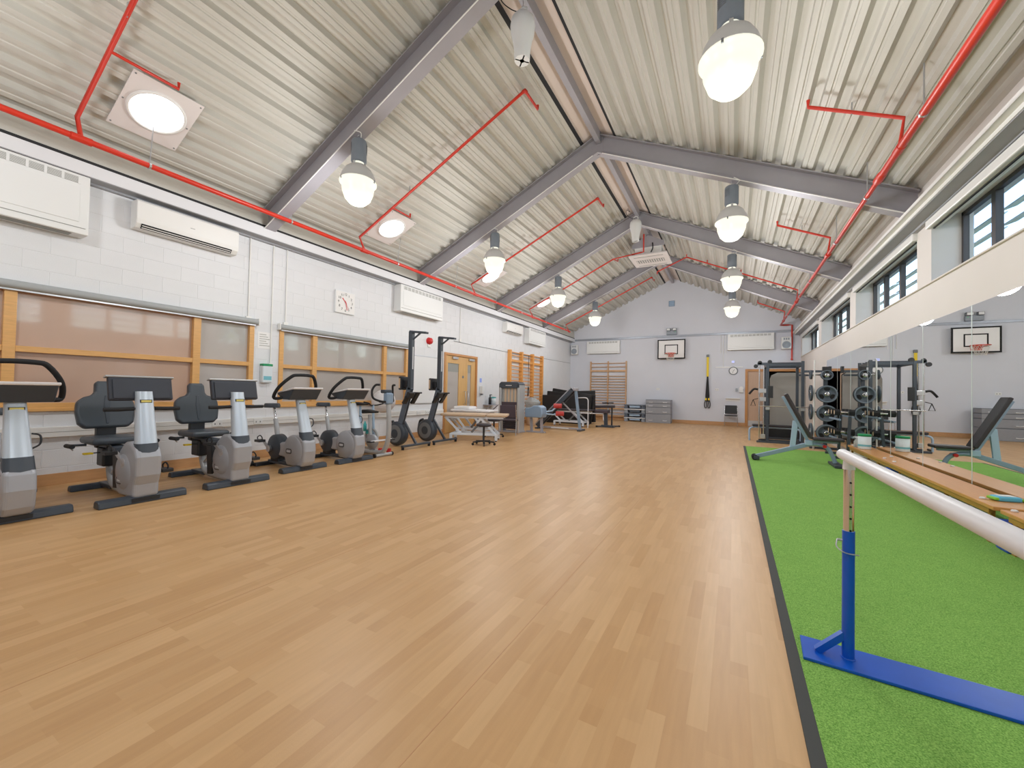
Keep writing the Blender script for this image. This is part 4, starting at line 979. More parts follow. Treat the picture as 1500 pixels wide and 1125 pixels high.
# inclined frame trainer
t = thing('incline_trainer', 'grey inclined glide-board trainer with tall end post and white grab loop', 'gym machine', (-5.3, 13.2, 0))
MB().bx(-.80, .80, -.05, .05, .03, .09).build('floor_beam', 'steel_grey', t, bevel=.01)
MB().bx(-.3, .35, -.052, -.05, .045, .075).build('beam_decal', 'logo_white', t)
for x in (-.78, .78): MB().bx(x-.06, x+.06, -.26, .26, 0, .05).build('floor_foot', 'charcoal', t, bevel=.01)
for s in (-1, 1):
    rl = MB().bar((-.82, s*.13, .10), (.50, s*.13, 1.42), .06, .15, up=(1, 0, 0)).build('incline_rail', 'charcoal', t, bevel=.006)
    MB().bar((-.87, s*.13, .155), (.45, s*.13, 1.475), .064, .035, up=(1, 0, 0)).build('rail_edge', 'satin', rl)
MB().bar((-.76, 0, .20), (.43, 0, 1.39), .20, .05, up=(1, 0, 0)).build('glide_board', 'black_rubber', t)
MB().bar((.74, 0, .06), (.56, 0, 1.42), .09, .07, up=(0, 1, 0)).build('end_post', 'blue_grey', t, bevel=.008)
MB().bar((.70, .0, .38), (.10, 0, .95), .04, .04).build('diagonal_brace', 'steel_grey', t)
MB().bx(.42, .62, -.16, .16, 1.36, 1.46).build('top_bracket', 'steel_grey', t, bevel=.02)
MB().tube(smoothpath([(.60, .14, 1.12), (.86, .14, 1.13), (.95, .14, 1.08), (.97, .14, .90), (.97, .14, .10)], 5), .016, 8).build('grab_loop', 'pole_white', t)
MB().tube([(.62, .1, .60), (1.42, .3, .60)], .016, 8).build('side_bar', 'satin', t)
plinth((-5.55, 15.0, 0), math.radians(-3), 1.75, .62, .66, 'dark_vinyl', 'black-topped lifting couch with white frame behind the inclined trainer')
# black mats on edge
for k, (y, x, rot, w, h) in enumerate(((16.05, -6.2, 0, 2.12, 1.18), (16.28, -6.22, 4, 2.0, 1.22), (16.52, -6.18, 8, 1.95, 1.22), (16.76, -6.05, -2, 1.9, 1.34))):
    lab = ['thick black folded gym mat, front one of the row standing on edge', 'black folded gym mat, second in the row standing on edge', 'black folded gym mat, steeply tipped third in the row standing on edge', 'black folded gym mat, tall rear one of the row standing on edge'][k]
    t = thing('gym_mat', lab, 'mat', (x, y, 0), math.radians(-2), 'black mats stored on edge')
    a = math.radians(rot); lift = abs(math.sin(a))*w/2
    o = MB().bx(-w/2, w/2, -.07, -.005, 0, h).build('mat_fold', 'mat_black', t, bevel=.015); o.rotation_euler = (0, a, 0); o.location = (0, 0, lift)
    o = MB().bx(-w/2, w/2, .005, .07, 0, h).build('mat_fold', 'mat_black', t, bevel=.015); o.rotation_euler = (0, a, 0); o.location = (0, 0, lift)
    for sx in (-.5, .5): MB().tube(smoothpath([(sx-.1, -.075, lift+.62), (sx, -.10, lift+.57), (sx+.1, -.075, lift+.62)], 4), .012, 6).build('carry_handle', 'charcoal', t)
t = thing('clear_sack', 'crumpled pale clear sack of small balls on the couch frame beside wall bars', 'bag', (-6.85, 14.2, .0))
MB().lathe([(0, 0), (.22, .0), (.24, .3), (.24, .62), (0, .62)], n=12).build('sack_stand', 'tan_vinyl', t, bevel=.02)
bm = bmesh.new(); bmesh.ops.create_icosphere(bm, subdivisions=3, radius=.30)
for v in bm.verts: v.co *= 1 + .12*math.sin(9*v.co.x+3)*math.cos(11*v.co.y)+.06*math.sin(23*v.co.z); v.co.z *= .8
me = bpy.data.meshes.new('sack'); bm.to_mesh(me); bm.free(); me.materials.append(M['clear_plastic']); o = bpy.data.objects.new('sack_film', me); COL.objects.link(o); o.parent = t; o.location = (0, 0, .84)
# back extension bench
t = thing('back_extension_bench', 'dark padded back extension bench in front of the pale wall bars', 'gym bench', (-4.2, 15.35, 0))
MB().bx(-.22, .26, -.14, .14, .0, .08).build('base_beam', 'charcoal', t, bevel=.008)
for p, q in (((0, 0, .04), (-.36, -.22, .03)), ((0, 0, .04), (.34, .42, .03)), ((0, 0, .04), (-.3, .35, .03))):
    l = MB().bar(p, q, .06, .05).build('base_foot', 'charcoal', t)
    MB().cyl((q[0], q[1], 0), (q[0], q[1], .06), .04, n=12).build('floor_pad', 'black_rubber', l)
MB().bar((-.06, 0, .04), (-.09, 0, .66), .12, .12).build('main_post', 'charcoal', t)
MB().bar((-.14, -.03, .25), (-.15, -.03, .62), .05, .05).build('slide_post', 'pole_white', t)
MB().bar((.16, 0, .05), (.16, 0, .76), .05, .05).build('rear_post', 'black_plastic', t)
MB().bx(-.46, .04, -.22, .22, .54, .66).build('hip_pad', 'purple_vinyl', t, bevel=.03, seg=3)
MB().bar((-.48, 0, .77), (.26, 0, .80), .20, .10).build('upper_pad', 'dark_vinyl', t, bevel=.02)
MB().bar((.0, 0, .6), (.02, 0, .88), .05, .05).build('pad_post', 'satin', t)
MB().tube([(-.16, -.2, .93), (.16, .2, .93)], .022, 8).build('handle_bar', 'black_rubber', t)
MB().bar((.02, 0, .84), (.0, 0, .93), .03, .03).build('handle_stem', 'black_plastic', t)

# wall bars
def wall_bars(name_label, loc, rz, ups, H, zs, wide, m, uw=.045, ud=.12):
    t = thing('wall_bars', name_label, 'wall bars', loc, rz)      # local: along y, front +x
    for y in ups: MB().bx(0, ud, y-uw/2, y+uw/2, .02, H).build('upright', m, t, bevel=.004)
    for a, c in zip(ups, ups[1:]):
        for z in zs: MB().cyl((ud-.035, a+uw/2, z), (ud-.035, c-uw/2, z), .019, n=10).build('rung', m, t)
        for z in wide: MB().bx(ud-.05, ud-.015, a+uw/2, c-uw/2, z-.045, z+.045).build('rail', m, t, bevel=.004)
    return t
zs = [2.80, 2.68] + [2.28-.142*i for i in range(14)]
wb = wall_bars('orange beech triple wall bars on left wall beside the weight machine', (XL, 14.77, 0), 0, [-1.46, -.5, .5, 1.46], 2.88, zs, [2.48, .22], 'bar_wood', .10, .14)
zs = [2.80, 2.62] + [2.16-.135*i for i in range(12)] + [.36]
wall_bars('pale wooden double wall bars on end wall behind the back extension bench', (-5.47, YE, 0), -PI/2, [-.89, 0, .89], 2.90, zs, [2.42, .56, .20], 'pale_bar_wood', .05, .12)
t = thing('resistance_strap', 'black resistance strap hanging on the orange wall bars', 'strap', (XL+.16, 14.75, 1.0))
MB().bx(0, .006, -.02, .02, 1.15, 1.78).build('upper_strap', 'black_rubber', t)
MB().bx(0, .005, -.008, .008, .5, 1.15).build('thin_strap', 'black_rubber', t)
MB().tube(smoothpath([(.01, -.02, .5), (.02, -.08, .3), (.01, -.03, .12), (.01, .05, .3), (.01, .0, .5)], 4), .016, 8).build('handle_loop', 'black_rubber', t)
# ================================================================== END WALL
t = thing('basketball_hoop', 'white basketball backboard with black border and red ring on the end wall', 'basketball hoop', (-2.51, YE-.01, 2.95))
MB().bx(-.6, .6, -.20, -.175, 0, .9).build('backboard', 'paper', t)
f = MB(); f.bx(-.6, .6, -.204, -.17, 0, .05); f.bx(-.6, .6, -.204, -.17, .85, .9); f.bx(-.6, -.55, -.204, -.17, .05, .85); f.bx(.55, .6, -.204, -.17, .05, .85); f.build('board_border', 'void', t)
f = MB(); a, c, d, e = -.29, .29, .21, .66
f.bx(a, c, -.2025, -.20, d, d+.04); f.bx(a, c, -.2025, -.20, e-.04, e); f.bx(a, a+.04, -.2025, -.20, d+.04, e-.04); f.bx(c-.04, c, -.2025, -.20, d+.04, e-.04); f.build('target_square', 'void', t)
for s in (-1, 1): MB().bx(s*.35-.03, s*.35+.03, -.175, 0, .15, .75).build('wall_bracket', 'steel_grey', t)
MB().bx(-.12, .12, -.24, -.20, .08, .26).build('ring_plate', 'rim_red', t, bevel=.006)
rc = (0, -.48, .23)
MB().tube([(rc[0]+.225*math.cos(q), rc[1]+.225*math.sin(q), rc[2]) for q in [2*PI*i/32 for i in range(32)]], .014, 8, closed=True).build('ring', 'rim_red', t)
for s in (-1, 1): MB().bar((s*.1, -.23, .12), (s*.13, -.34, .22), .012, .012).build('ring_brace', 'rim_red', t)
nt_ = MB()
for k in range(12):
    q0 = 2*PI*k/12
    for dq in (.26, -.26):
        P = []
        for j in range(4):
            r = .22-.032*j; q = q0+dq*(j % 2); P.append((rc[0]+r*math.cos(q), rc[1]+r*math.sin(q), rc[2]-.115*j))
        nt_.tube(P, .0045, 4)
nt_.build('net', 'net', t)
t = thing('emergency_light', 'grey twin emergency light box above the basketball backboard', 'emergency light', (-2.52, YE, 4.05))
MB().bx(-.22, .22, -.12, 0, .03, .20).build('battery_box', 'step_grey', t, bevel=.01)
for s in (-1, 1):
    MB().bx(s*.13-.08, s*.13+.08, -.17, -.03, .21, .33).build('lamp_head', 'lead_grey', t, bevel=.01)
    MB().bx(s*.13-.065, s*.13+.065, -.175, -.168, .225, .315).build('lamp_lens', 'logo_white', t)
MB().bx(.14, .18, -.124, -.12, .15, .17).build('indicator', 'green_led', t)
t = thing('wall_vent', 'small pale square vent high on the end wall gable', 'vent', (-2.54, YE, 5.42))
MB().bx(-.13, .13, -.03, 0, 0, .26).build('vent_frame', 'blue_grey', t, bevel=.006)
for k in range(5): MB().bx(-.10, .10, -.036, -.03, .03+k*.045, .05+k*.045).build('vent_slat', 'pale_blue', t)
for x, lab in ((-7.2, 'white wall loudspeaker in the left corner of the end wall'), (1.90, 'white wall loudspeaker beside the red drop pipe')):
    t = thing('wall_speaker', lab, 'speaker', (x, YE, 3.26), 0, 'end wall speakers')
    MB().bx(-.17, .17, -.28, -.04, 0, .50).build('cabinet', 'fan_white', t, bevel=.03)
    MB().bx(-.05, .05, -.05, 0, .18, .32).build('bracket', 'lead_grey', t)
    MB().lathe([(0, .02), (.05, .025), (.12, .0), (.14, .012), (.145, 0)], (0, -.28, .17), n=24, M=Matrix.Rotation(PI/2, 3, 'X')).build('woofer', 'step_grey', t)
    for k in range(3): MB().bx(-.10+k*.075, -.05+k*.075, -.285, -.28, .37, .45).build('tweeter_slot', 'step_grey', t)
t = thing('suspension_trainer', 'yellow and black suspension trainer straps hanging from end wall anchor', 'strap', (-.99, YE-.01, .72))
MB().bx(-.06, .06, -.08, 0, 2.28, 2.40).build('anchor', 'lead_grey', t, bevel=.02)
MB().bx(-.045, .045, -.07, -.06, 1.42, 2.30).build('yellow_strap', 'yellow', t)
MB().prism([(-.03, 1.42), (.03, 1.42), (.085, .55), (.06, .30), (-.06, .30), (-.085, .55)], 'y', -.085, -.06).build('black_strap', 'black_rubber', t)
for s in (-1, 1):
    MB().tube(smoothpath([(s*.05, -.07, .45), (s*.11, -.09, .22), (s*.09, -.10, .04), (s*.03, -.09, .06), (s*.04, -.08, .3)], 5), .018, 8).build('foot_loop', 'black_rubber', t)
    MB().bx(s*.06-.035, s*.06+.035, -.10, -.06, .36, .46).build('adjuster', 'yellow', t, bevel=.01)
t = thing('wall_clock', 'round white wall clock with grey rim on the end wall near the brown door', 'clock', (0.01, YE, 2.39))
Rx = Matrix.Rotation(PI/2, 3, 'X')
MB().lathe([(0, .03), (.145, .03), (.16, .045), (.175, .04), (.178, 0)], n=32, M=Rx, cap=False).build('rim', 'lead_grey', t)
MB().lathe([(0, .034), (.142, .034)], n=32, M=Rx, cap=False).build('dial', 'paper', t)
MB().bar((0, -.037, 0), (.05, -.037, .06), .012, .004, up=(0, 1, 0)).build('hour_hand', 'void', t); MB().bar((0, -.039, 0), (-.03, -.039, -.11), .009, .004, up=(0, 1, 0)).build('minute_hand', 'void', t)
t = thing('alarm_beacon', 'small blue-lit detector under the right-hand end wall convector', 'beacon', (0.0, YE, 2.72))
MB().bx(-.07, .07, -.05, 0, 0, .12).build('beacon_body', 'fan_white', t, bevel=.01); MB().bx(-.05, .05, -.058, -.05, .02, .10).build('beacon_lens', 'sign_light', t)
t = thing('cable_conduit', 'white conduit and trunking run down the end wall beside the convector', 'conduit', (-.38, YE-.008, 2.55))
MB().tube([(0, -.015, 0), (0, -.015, 1.42)], .012, 6).build('conduit', 'white_gloss', t); MB().tube([(.1, -.015, .62), (.1, -.015, 1.42)], .012, 6).build('conduit', 'white_gloss', t); MB().tube([(-.1, -.015, .62), (-.1, -.015, 1.42)], .012, 6).build('conduit', 'white_gloss', t)
MB().bx(-.3, .75, -.02, 0, -.02, .02).build('trunking', 'white_gloss', t)
t = thing('wall_dispenser', 'white sanitiser dispenser with paper roll beside the brown door', 'dispenser', (.30, YE, 1.45))
MB().bx(-.07, .10, -.10, 0, 0, .22).build('dispenser_body', 'fan_white', t, bevel=.02); MB().cyl((.02, -.12, .18), (.02, -.01, .18), .08, n=18).build('paper_roll', 'paper', t); MB().cyl((-.16, -.05, .06), (-.16, -.05, .18), .04, n=14).build('bottle', 'clear_plastic', t)
t = thing('folded_wall_shelf', 'narrow white wall shelf above the black chair', 'shelf', (.0, YE, 1.17))
MB().bx(-.27, .27, -.12, 0, 0, .035).build('shelf_board', 'white_gloss', t, bevel=.004); MB().bx(-.27, .27, -.02, 0, -.1, 0).build('shelf_back', 'white_gloss', t)
for x, z, lab in ((-.62, 1.56, 'small white wall socket between suspension trainer and black chair'), (-3.1, 1.55, 'small white wall socket above the grey box stack')):
    t = thing('wall_socket', lab, 'socket', (x, YE, z)); MB().bx(-.075, .075, -.02, 0, -.045, .045).build('plate', 'white_gloss', t, bevel=.004)
    for s in (-1, 1): MB().bx(s*.035-.012, s*.035+.012, -.022, -.02, -.015, .015).build('socket_slot', 'lead_grey', t)
# aerobic steps and foam boxes stacked against the end wall
for k in range(4):
    t = thing('aerobic_step', 'grey aerobic step, ' + ['bottom of its stack', 'second from bottom of its stack', 'third from bottom of its stack', 'top of its stack'][k] + ' by the pale wall bars', 'step', (-4.05, 19.62, k*.20), 0, 'stacked aerobic steps')
    MB().bx(-.49, .49, -.20, .20, .145, .196).build('platform', 'step_grey', t, bevel=.015)
    for s in (-1, 1): MB().prism([(s*.49, 0), (s*.30, 0), (s*.33, .145), (s*.46, .145)] if s > 0 else [(-.46, .145), (-.33, .145), (-.30, 0), (-.49, 0)], 'y', -.18, .18).build('riser', 'step_dark' if k % 2 else 'step_grey', t, bevel=.01)
    MB().bx(-.24, .24, -.17, .17, .06, .14).build('under_rib', 'pale_blue' if k != 2 else 'step_dark', t)
    MB().bx(-.49, .49, -.204, -.2, .155, .187).build('tread_edge', 'logo_white' if k in (0, 2) else 'step_dark', t)
z = 0
for k, h in enumerate((.42, .30, .17, .17)):
    t = thing('plyo_box', 'grey vinyl foam box, ' + ['tall bottom one', 'second one up', 'thin third one up', 'thin top one'][k] + ' in the stack on the end wall', 'foam box', (-2.98, 19.56, z), 0, 'stacked foam boxes')
    MB().bx(-.54, .54, -.28, .28, 0, h-.004).build('box_body', 'box_grey', t, bevel=.012)
    MB().bx(-.541, .541, -.281, .281, h-.02, h-.008).build('seam', 'step_dark', t)
    for sx in (-.32, .30): MB().tube(smoothpath([(sx-.09, -.282, h*.28), (sx, -.295, h*.25), (sx+.09, -.282, h*.28)], 3), .012, 6).build('carry_handle', 'logo_white', t)
    z += h

# ================================================================== LEFT WALL SMALL THINGS
t = thing('wall_clock', 'square white wall clock with red hands above the smaller window', 'clock', (XL, 5.93, 3.16))
MB().bx(0, .045, -.25, .25, -.24, .24).build('case', 'logo_white', t, bevel=.006); MB().bx(.045, .047, -.235, .235, -.225, .225).build('dial', 'paper', t)
for k in range(1, 13):
    a = math.radians(90-30*k); cu = bpy.data.curves.new('numeral', 'FONT'); cu.body = str(k); cu.size = .075; cu.align_x = 'CENTER'; cu.align_y = 'CENTER'; cu.extrude = .001
    o0 = bpy.data.objects.new('numeral', cu); COL.objects.link(o0); me = bpy.data.meshes.new_from_object(o0); bpy.data.objects.remove(o0); bpy.data.curves.remove(cu)
    me.materials.clear(); me.materials.append(M['badge_dark']); o = bpy.data.objects.new('numeral', me); COL.objects.link(o); o.parent = t
    o.location = (.049, .175*math.cos(a), .175*math.sin(a)); o.rotation_euler = (PI/2, 0, PI/2)
def hand(ang, L, w, nm, x): 
    a = math.radians(90-ang); MB().bar((x, -.04*math.cos(a), -.04*math.sin(a)), (x, L*math.cos(a), L*math.sin(a)), w, .003, up=(1, 0, 0)).build(nm, 'red_plastic', t)
hand(318, .12, .022, 'hour_hand', .052); hand(165, .17, .016, 'minute_hand', .055); hand(150, .16, .006, 'second_hand', .058)
MB().cyl((.05, 0, 0), (.061, 0, 0), .016, n=12).build('hub', 'red_plastic', t)
t = thing('fire_sounder', 'round red fire alarm sounder on left wall between the standing rowers', 'alarm', (XL, 8.75, 2.66))
MB().lathe([(.10, 0), (.10, .03), (.085, .05), (.085, .09), (.06, .11), (0, .112)], n=24, M=Matrix.Rotation(PI/2, 3, 'Y')).build('sounder', 'red_plastic', t); MB().bx(0, .03, -.05, .05, -.17, -.09).build('base_box', 'white_gloss', t)
t = thing('whiteboard', 'white wipe board on left wall behind the standing rowers', 'whiteboard', (XL, 8.68, .93))
MB().bx(0, .02, -.68, .68, 0, 1.27).build('board_face', 'logo_white', t); f = MB(); f.bx(0, .026, -.70, .70, -.02, 0); f.bx(0, .026, -.70, .70, 1.27, 1.29); f.bx(0, .026, -.70, -.68, 0, 1.27); f.bx(0, .026, .68, .70, 0, 1.27); f.build('board_frame', 'satin', t)
t = thing('wipes_dispenser', 'white and green wipes dispenser on left wall between the two windows', 'dispenser', (XL, 4.27, 1.36))
MB().bx(0, .10, -.09, .09, 0, .33).build('dispenser_body', 'tub_white', t, bevel=.02); MB().bx(0, .105, -.092, .092, .30, .345).build('dispenser_lid', 'green_lid', t, bevel=.01); MB().bx(.10, .102, -.07, .07, .05, .12).build('dispenser_print', 'tub_print', t)
for y, z0, z1, lab in ((3.95, 2.52, 3.9, 'thin white conduit dropping to the wide window blind'), (4.36, 1.72, 3.9, 'white conduit dropping between the two windows to a switch'), (4.62, 2.52, 3.9, 'white conduit dropping to the smaller window blind'), (10.2, 2.9, 3.9, 'white conduit drop above the double door')):
    t = thing('wall_conduit', lab, 'conduit', (XL, y, z0)); MB().tube([(.016, 0, 0), (.016, 0, z1-z0)], .012, 8).build('conduit', 'white_gloss', t)
    MB().bx(0, .04, -.045, .045, -.09, 0).build('switch_box', 'white_gloss', t, bevel=.006)
t = thing('wall_notice', 'white printed notice sheets on left wall between the two windows', 'notice', (XL, 4.27, 1.98))
MB().bx(.0, .004, -.14, .10, 0, .30).build('sheet', 'paper', t); 
for k in range(6): MB().bx(.004, .0045, -.11, .07-.03*(k % 3), .05+k*.04, .06+k*.04).build('print_line', 'casing_dark', t)
t = thing('wall_cable', 'thin dark cable pinned along left wall from the door to the wall bars', 'cable', (XL, 12, 2.68)); MB().tube([(.01, -2.1, .12), (.01, -.6, .10), (.01, 1.2, .10), (.01, 7.9, .16)], .008, 6).build('cable_run', 'lead_grey', t)
t = thing('wall_shelf', 'small grey wall shelf with bottle and tub beside the double door', 'shelf', (XL, 11.95, .80))
MB().bx(0, .30, -.32, .32, 0, .03).build('shelf_board', 'steel_grey', t, bevel=.004); 
for s in (-1, 1): MB().bar((0.01, s*.25, -.2), (.25, s*.25, 0), .02, .03).build('shelf_bracket', 'steel_grey', t)
t = thing('pump_bottle', 'black pump bottle on the small wall shelf', 'bottle', (XL+.16, 11.82, .83)); MB().lathe([(0, 0), (.05, 0), (.05, .22), (.02, .27), (.02, .32), (0, .32)], n=14).build('bottle_body', 'black_plastic', t); MB().bx(-.02, .07, -.012, .012, .32, .345).build('pump_head', 'black_plastic', t)
t = thing('wipes_tub', 'white and teal wipes tub on the small wall shelf', 'tub', (XL+.16, 12.05, .83)); MB().lathe([(0, 0), (.085, 0), (.085, .22), (0, .22)], n=20).build('tub_body', 'tub_white', t); MB().lathe([(.09, .22), (.09, .26), (0, .262)], n=20).build('lid', 'teal', t)
t = thing('wall_dispenser', 'white gel dispenser on left wall beside the double door', 'dispenser', (XL, 11.45, 1.2)); MB().bx(0, .11, -.07, .07, 0, .26).build('dispenser_body', 'fan_white', t, bevel=.02); MB().bx(.02, .09, -.03, .03, -.05, 0).build('nozzle', 'lead_grey', t); MB().bx(0, .004, -.06, .06, .38, .52).build('hand_sign', 'sign_blue', t)

# ================================================================== RACK CORNER
t = thing('power_rack', 'dark steel power rack with cable column and pulleys by the brown door', 'power rack', (1.28, 14.15, 0))
xs, ys = (-.41, .41), (-.55, .55)
for x in xs:
    for y in ys: MB().bx(x-.035, x+.035, y-.035, y+.035, 0, 2.30 if (x > 0 or y > 0) else 2.24).build('upright', 'rack_steel', t, bevel=.006)
    MB().bx(x-.03, x+.03, -.72, .65, 0, .06).build('floor_beam', 'rack_steel', t)
    MB().bx(x-.03, x+.03, -.55, .55, 2.17, 2.24).build('top_beam', 'rack_steel', t)
for y in ys: MB().bx(-.41, .41, y-.03, y+.03, 2.17, 2.24).build('top_beam', 'rack_steel', t)
MB().bx(-.41, .41, .52, .58, 0, .06).build('floor_beam', 'rack_steel', t)
MB().bx(-.68, .42, -.78, -.70, 0, .05).build('floor_beam', 'rack_steel', t); MB().bx(-.62, .40, -.46, -.40, .02, .07).build('floor_beam', 'rack_steel', t)
for y in (-.3, 0, .3): MB().tube([(-.41, y, 2.27), (.41, y, 2.27)], .016, 8).build('pull_up_bar', 'rack_steel', t)
for x in (-.61, -.50):
    MB().cyl((x, -.50, .10), (x, -.50, 2.22), .018, n=12).build('guide_rod', 'chrome', t)
MB().bx(-.66, -.41, -.54, -.46, 2.20, 2.27).build('column_head', 'rack_steel', t)
for x, z in ((-.60, 2.27), (-.70, 2.17), (-.36, 2.29)): MB().cyl((x, -.54, z), (x, -.48, z), .055, n=18).build('pulley', 'black_plastic', t)
MB().bx(-.63, -.38, -.55, -.43, 1.40, 1.52).build('carriage', 'satin', t, bevel=.01); MB().bx(-.60, -.44, -.55, -.45, 1.16, 1.28).build('carriage', 'satin', t, bevel=.01)
MB().bx(-.40, -.28, -.6, -.55, 1.26, 1.60).build('control_plate', 'black_plastic', t)
MB().tube(smoothpath([(-.64, -.5, 1.5), (-.74, -.5, 1.51), (-.82, -.5, 1.42), (-.86, -.5, 1.36)], 4), .028, 8).build('cable_handle', 'black_rubber', t)
MB().tube([(-.64, -.5, 1.24), (-.76, -.5, 1.20), (-.82, -.5, 1.03), (-.70, -.5, 1.03), (-.76, -.5, 1.20)], .010, 6).build('cable_handle', 'black_rubber', t)
MB().bx(-.58, -.46, -.60, -.52, .10, .22).build('low_pulley', 'satin', t, bevel=.01)
for x in xs: MB().bx(x-.05, x+.05, -.62, -.58, .92, 1.0).build('bar_catch', 'satin', t, bevel=.006)
MB().bx(.41, 1.02, -.58, -.53, 1.98, 2.04).build('side_arm', 'rack_steel', t); MB().bx(.41, .8, .30, .36, 1.92, 1.97).build('side_arm', 'rack_steel', t)
MB().bx(.97, 1.03, -.62, -.50, 1.96, 2.14).build('arm_stop', 'black_plastic', t)
t = thing('barbell', 'thin chrome barbell resting across the power rack catches', 'barbell', (1.28, 13.53, 1.012))
MB().cyl((-.62, 0, .012), (.66, 0, .012), .012, n=12).build('bar', 'chrome', t)
for s in (-1, 1): MB().cyl((s*.50, 0, .012), (s*.52, 0, .012), .028, n=14).build('collar', 'satin', t)
t = thing('flat_bench', 'black flat weights bench with pale blue legs inside the power rack', 'gym bench', (1.06, 13.97, 0))
MB().bx(-.55, .55, -.14, .14, .42, .48).build('bench_pad', 'dark_vinyl', t, bevel=.02)
for s in (-1, 1): MB().tube(smoothpath([(s*.62, -.1, 0), (s*.62, -.1, .30), (s*.56, -.09, .38), (s*.40, -.06, .40), (0, -.04, .40)], 5), .026, 8).build('leg_frame', 'pale_blue', t)
MB().tube([(-.62, -.1, .03), (-.62, .15, .03)], .028, 8).build('end_foot', 'charcoal', t); MB().tube([(.62, -.1, .03), (.62, .15, .03)], .028, 8).build('end_foot', 'charcoal', t)
t = thing('grey_panel', 'tall grey rounded board leaning upright behind the power rack', 'board', (1.50, 15.3, 0))
MB().prism([(-.46, .10), (.46, .10), (.46, 1.98), (.36, 2.06), (-.26, 2.06), (-.42, 1.98), (-.46, 1.86)], 'y', -.04, 0).build('board_face', 'panel_grey', t, bevel=.012)
MB().prism([(-.47, .06), (.47, .06), (.47, 2.0), (.37, 2.075), (-.27, 2.075), (-.43, 1.99), (-.47, 1.87)], 'y', 0, .05).build('board_back', 'void', t)
for s in (-1, 1): MB().bx(s*.3-.03, s*.3+.03, -.12, .18, 0, .06).build('board_foot', 'black_plastic', t)
t = thing('storage_box', 'long black storage box on the floor behind the power rack', 'box', (1.30, 15.0, 0)); MB().bx(-.5, .5, -.16, .16, 0, .30).build('box_body', 'black_plastic', t, bevel=.015); MB().bx(-.51, .51, -.17, .17, .30, .34).build('box_lid', 'charcoal', t, bevel=.01)
# plate tree
t = thing('plate_tree', 'dark steel weight plate tree standing beside the mirror end', 'plate rack', (2.05, 12.75, 0))
MB().bx(-.04, .04, -.04, .04, .04, 2.05).build('post', 'rack_steel', t, bevel=.006)
MB().bx(-.32, .30, -.04, .04, 0, .05).build('floor_beam', 'rack_steel', t); MB().bx(-.04, .04, -.38, .34, 0, .05).build('floor_beam', 'rack_steel', t)
MB().bx(-.06, .06, -.06, .06, 1.98, 2.08).build('post_cap', 'black_plastic', t)
PEGS = (.42, .91, 1.39, 1.86)
for z in PEGS:
    MB().cyl((0, -.30, z), (0, .0, z), .022, n=12).build('peg', 'chrome', t)
    MB().cyl((-.34, 0, z+.02), (0, 0, z+.02), .022, n=12).build('peg', 'chrome', t)
def plate(loc, R, axis, label, grp, thick=.045):
    t = thing('weight_plate', label, 'weight plate', loc, 0 if axis == 'y' else -PI/2, grp)
    Mx = Matrix.Rotation(PI/2, 3, 'X')    # faces -y
    b = MB(); n = 36
    b.lathe([(.026, .0), (.026, thick*.75), (R*.22, thick*.75), (R*.25, thick*.55), (R*.80, thick*.55), (R*.84, thick), (R*.98, thick), (R, thick*.8), (R, 0), (.026, 0)], n=n, M=Mx, cap=False); b.build('disc', 'plate_iron', t)
    MB().lathe([(R*.845, thick+.001), (R*.90, thick+.004), (R*.975, thick+.001)], n=n, M=Mx, cap=False).build('rim_band', 'plate_edge', t)
    for k in range(3):
        a0 = math.radians(90+120*k); pts = []
        for da, rr in ((-.42, .42), (-.5, .60), (-.42, .74), (0, .77), (.42, .74), (.5, .60), (.42, .42), (0, .37)): pts.append((R*rr*math.cos(a0+da), R*rr*math.sin(a0+da)))
        MB().prism(pts, 'y', -thick*.60, -thick*.50).build('grip_slot', 'void', t)
    MB().lathe([(.03, thick*.78), (.05, thick*.82), (.05, thick*.6)], n=20, M=Mx, cap=False).build('hub_ring', 'chrome', t)
    return t
PN = ['bottom', 'second', 'third', 'top']
for i, z in enumerate(PEGS):
    R = (.215, .205, .215, .125)[i]
    for j in range(2):
        plate((2.05, 12.75-.06-.07*(j+1), z), R, 'y', ('outer' if j else 'inner') + ' iron weight plate on the ' + PN[i] + ' room-facing peg of the plate tree', 'weight plates on the tree')
    if i < 4: plate((2.05-.275, 12.75, z+.02), R*.95, 'x', 'iron weight plate on the ' + PN[i] + ' side peg of the plate tree', 'weight plates on the tree')
t = thing('barbell', 'white-chrome barbell standing on end beside the plate tree', 'barbell', (1.80, 12.62, 0)); MB().cyl((0, 0, .02), (.01, 0, 2.24), .016, n=12).build('bar', 'logo_white', t); MB().cyl((0, 0, 0), (0, 0, .12), .026, n=12).build('end_sleeve', 'satin', t)
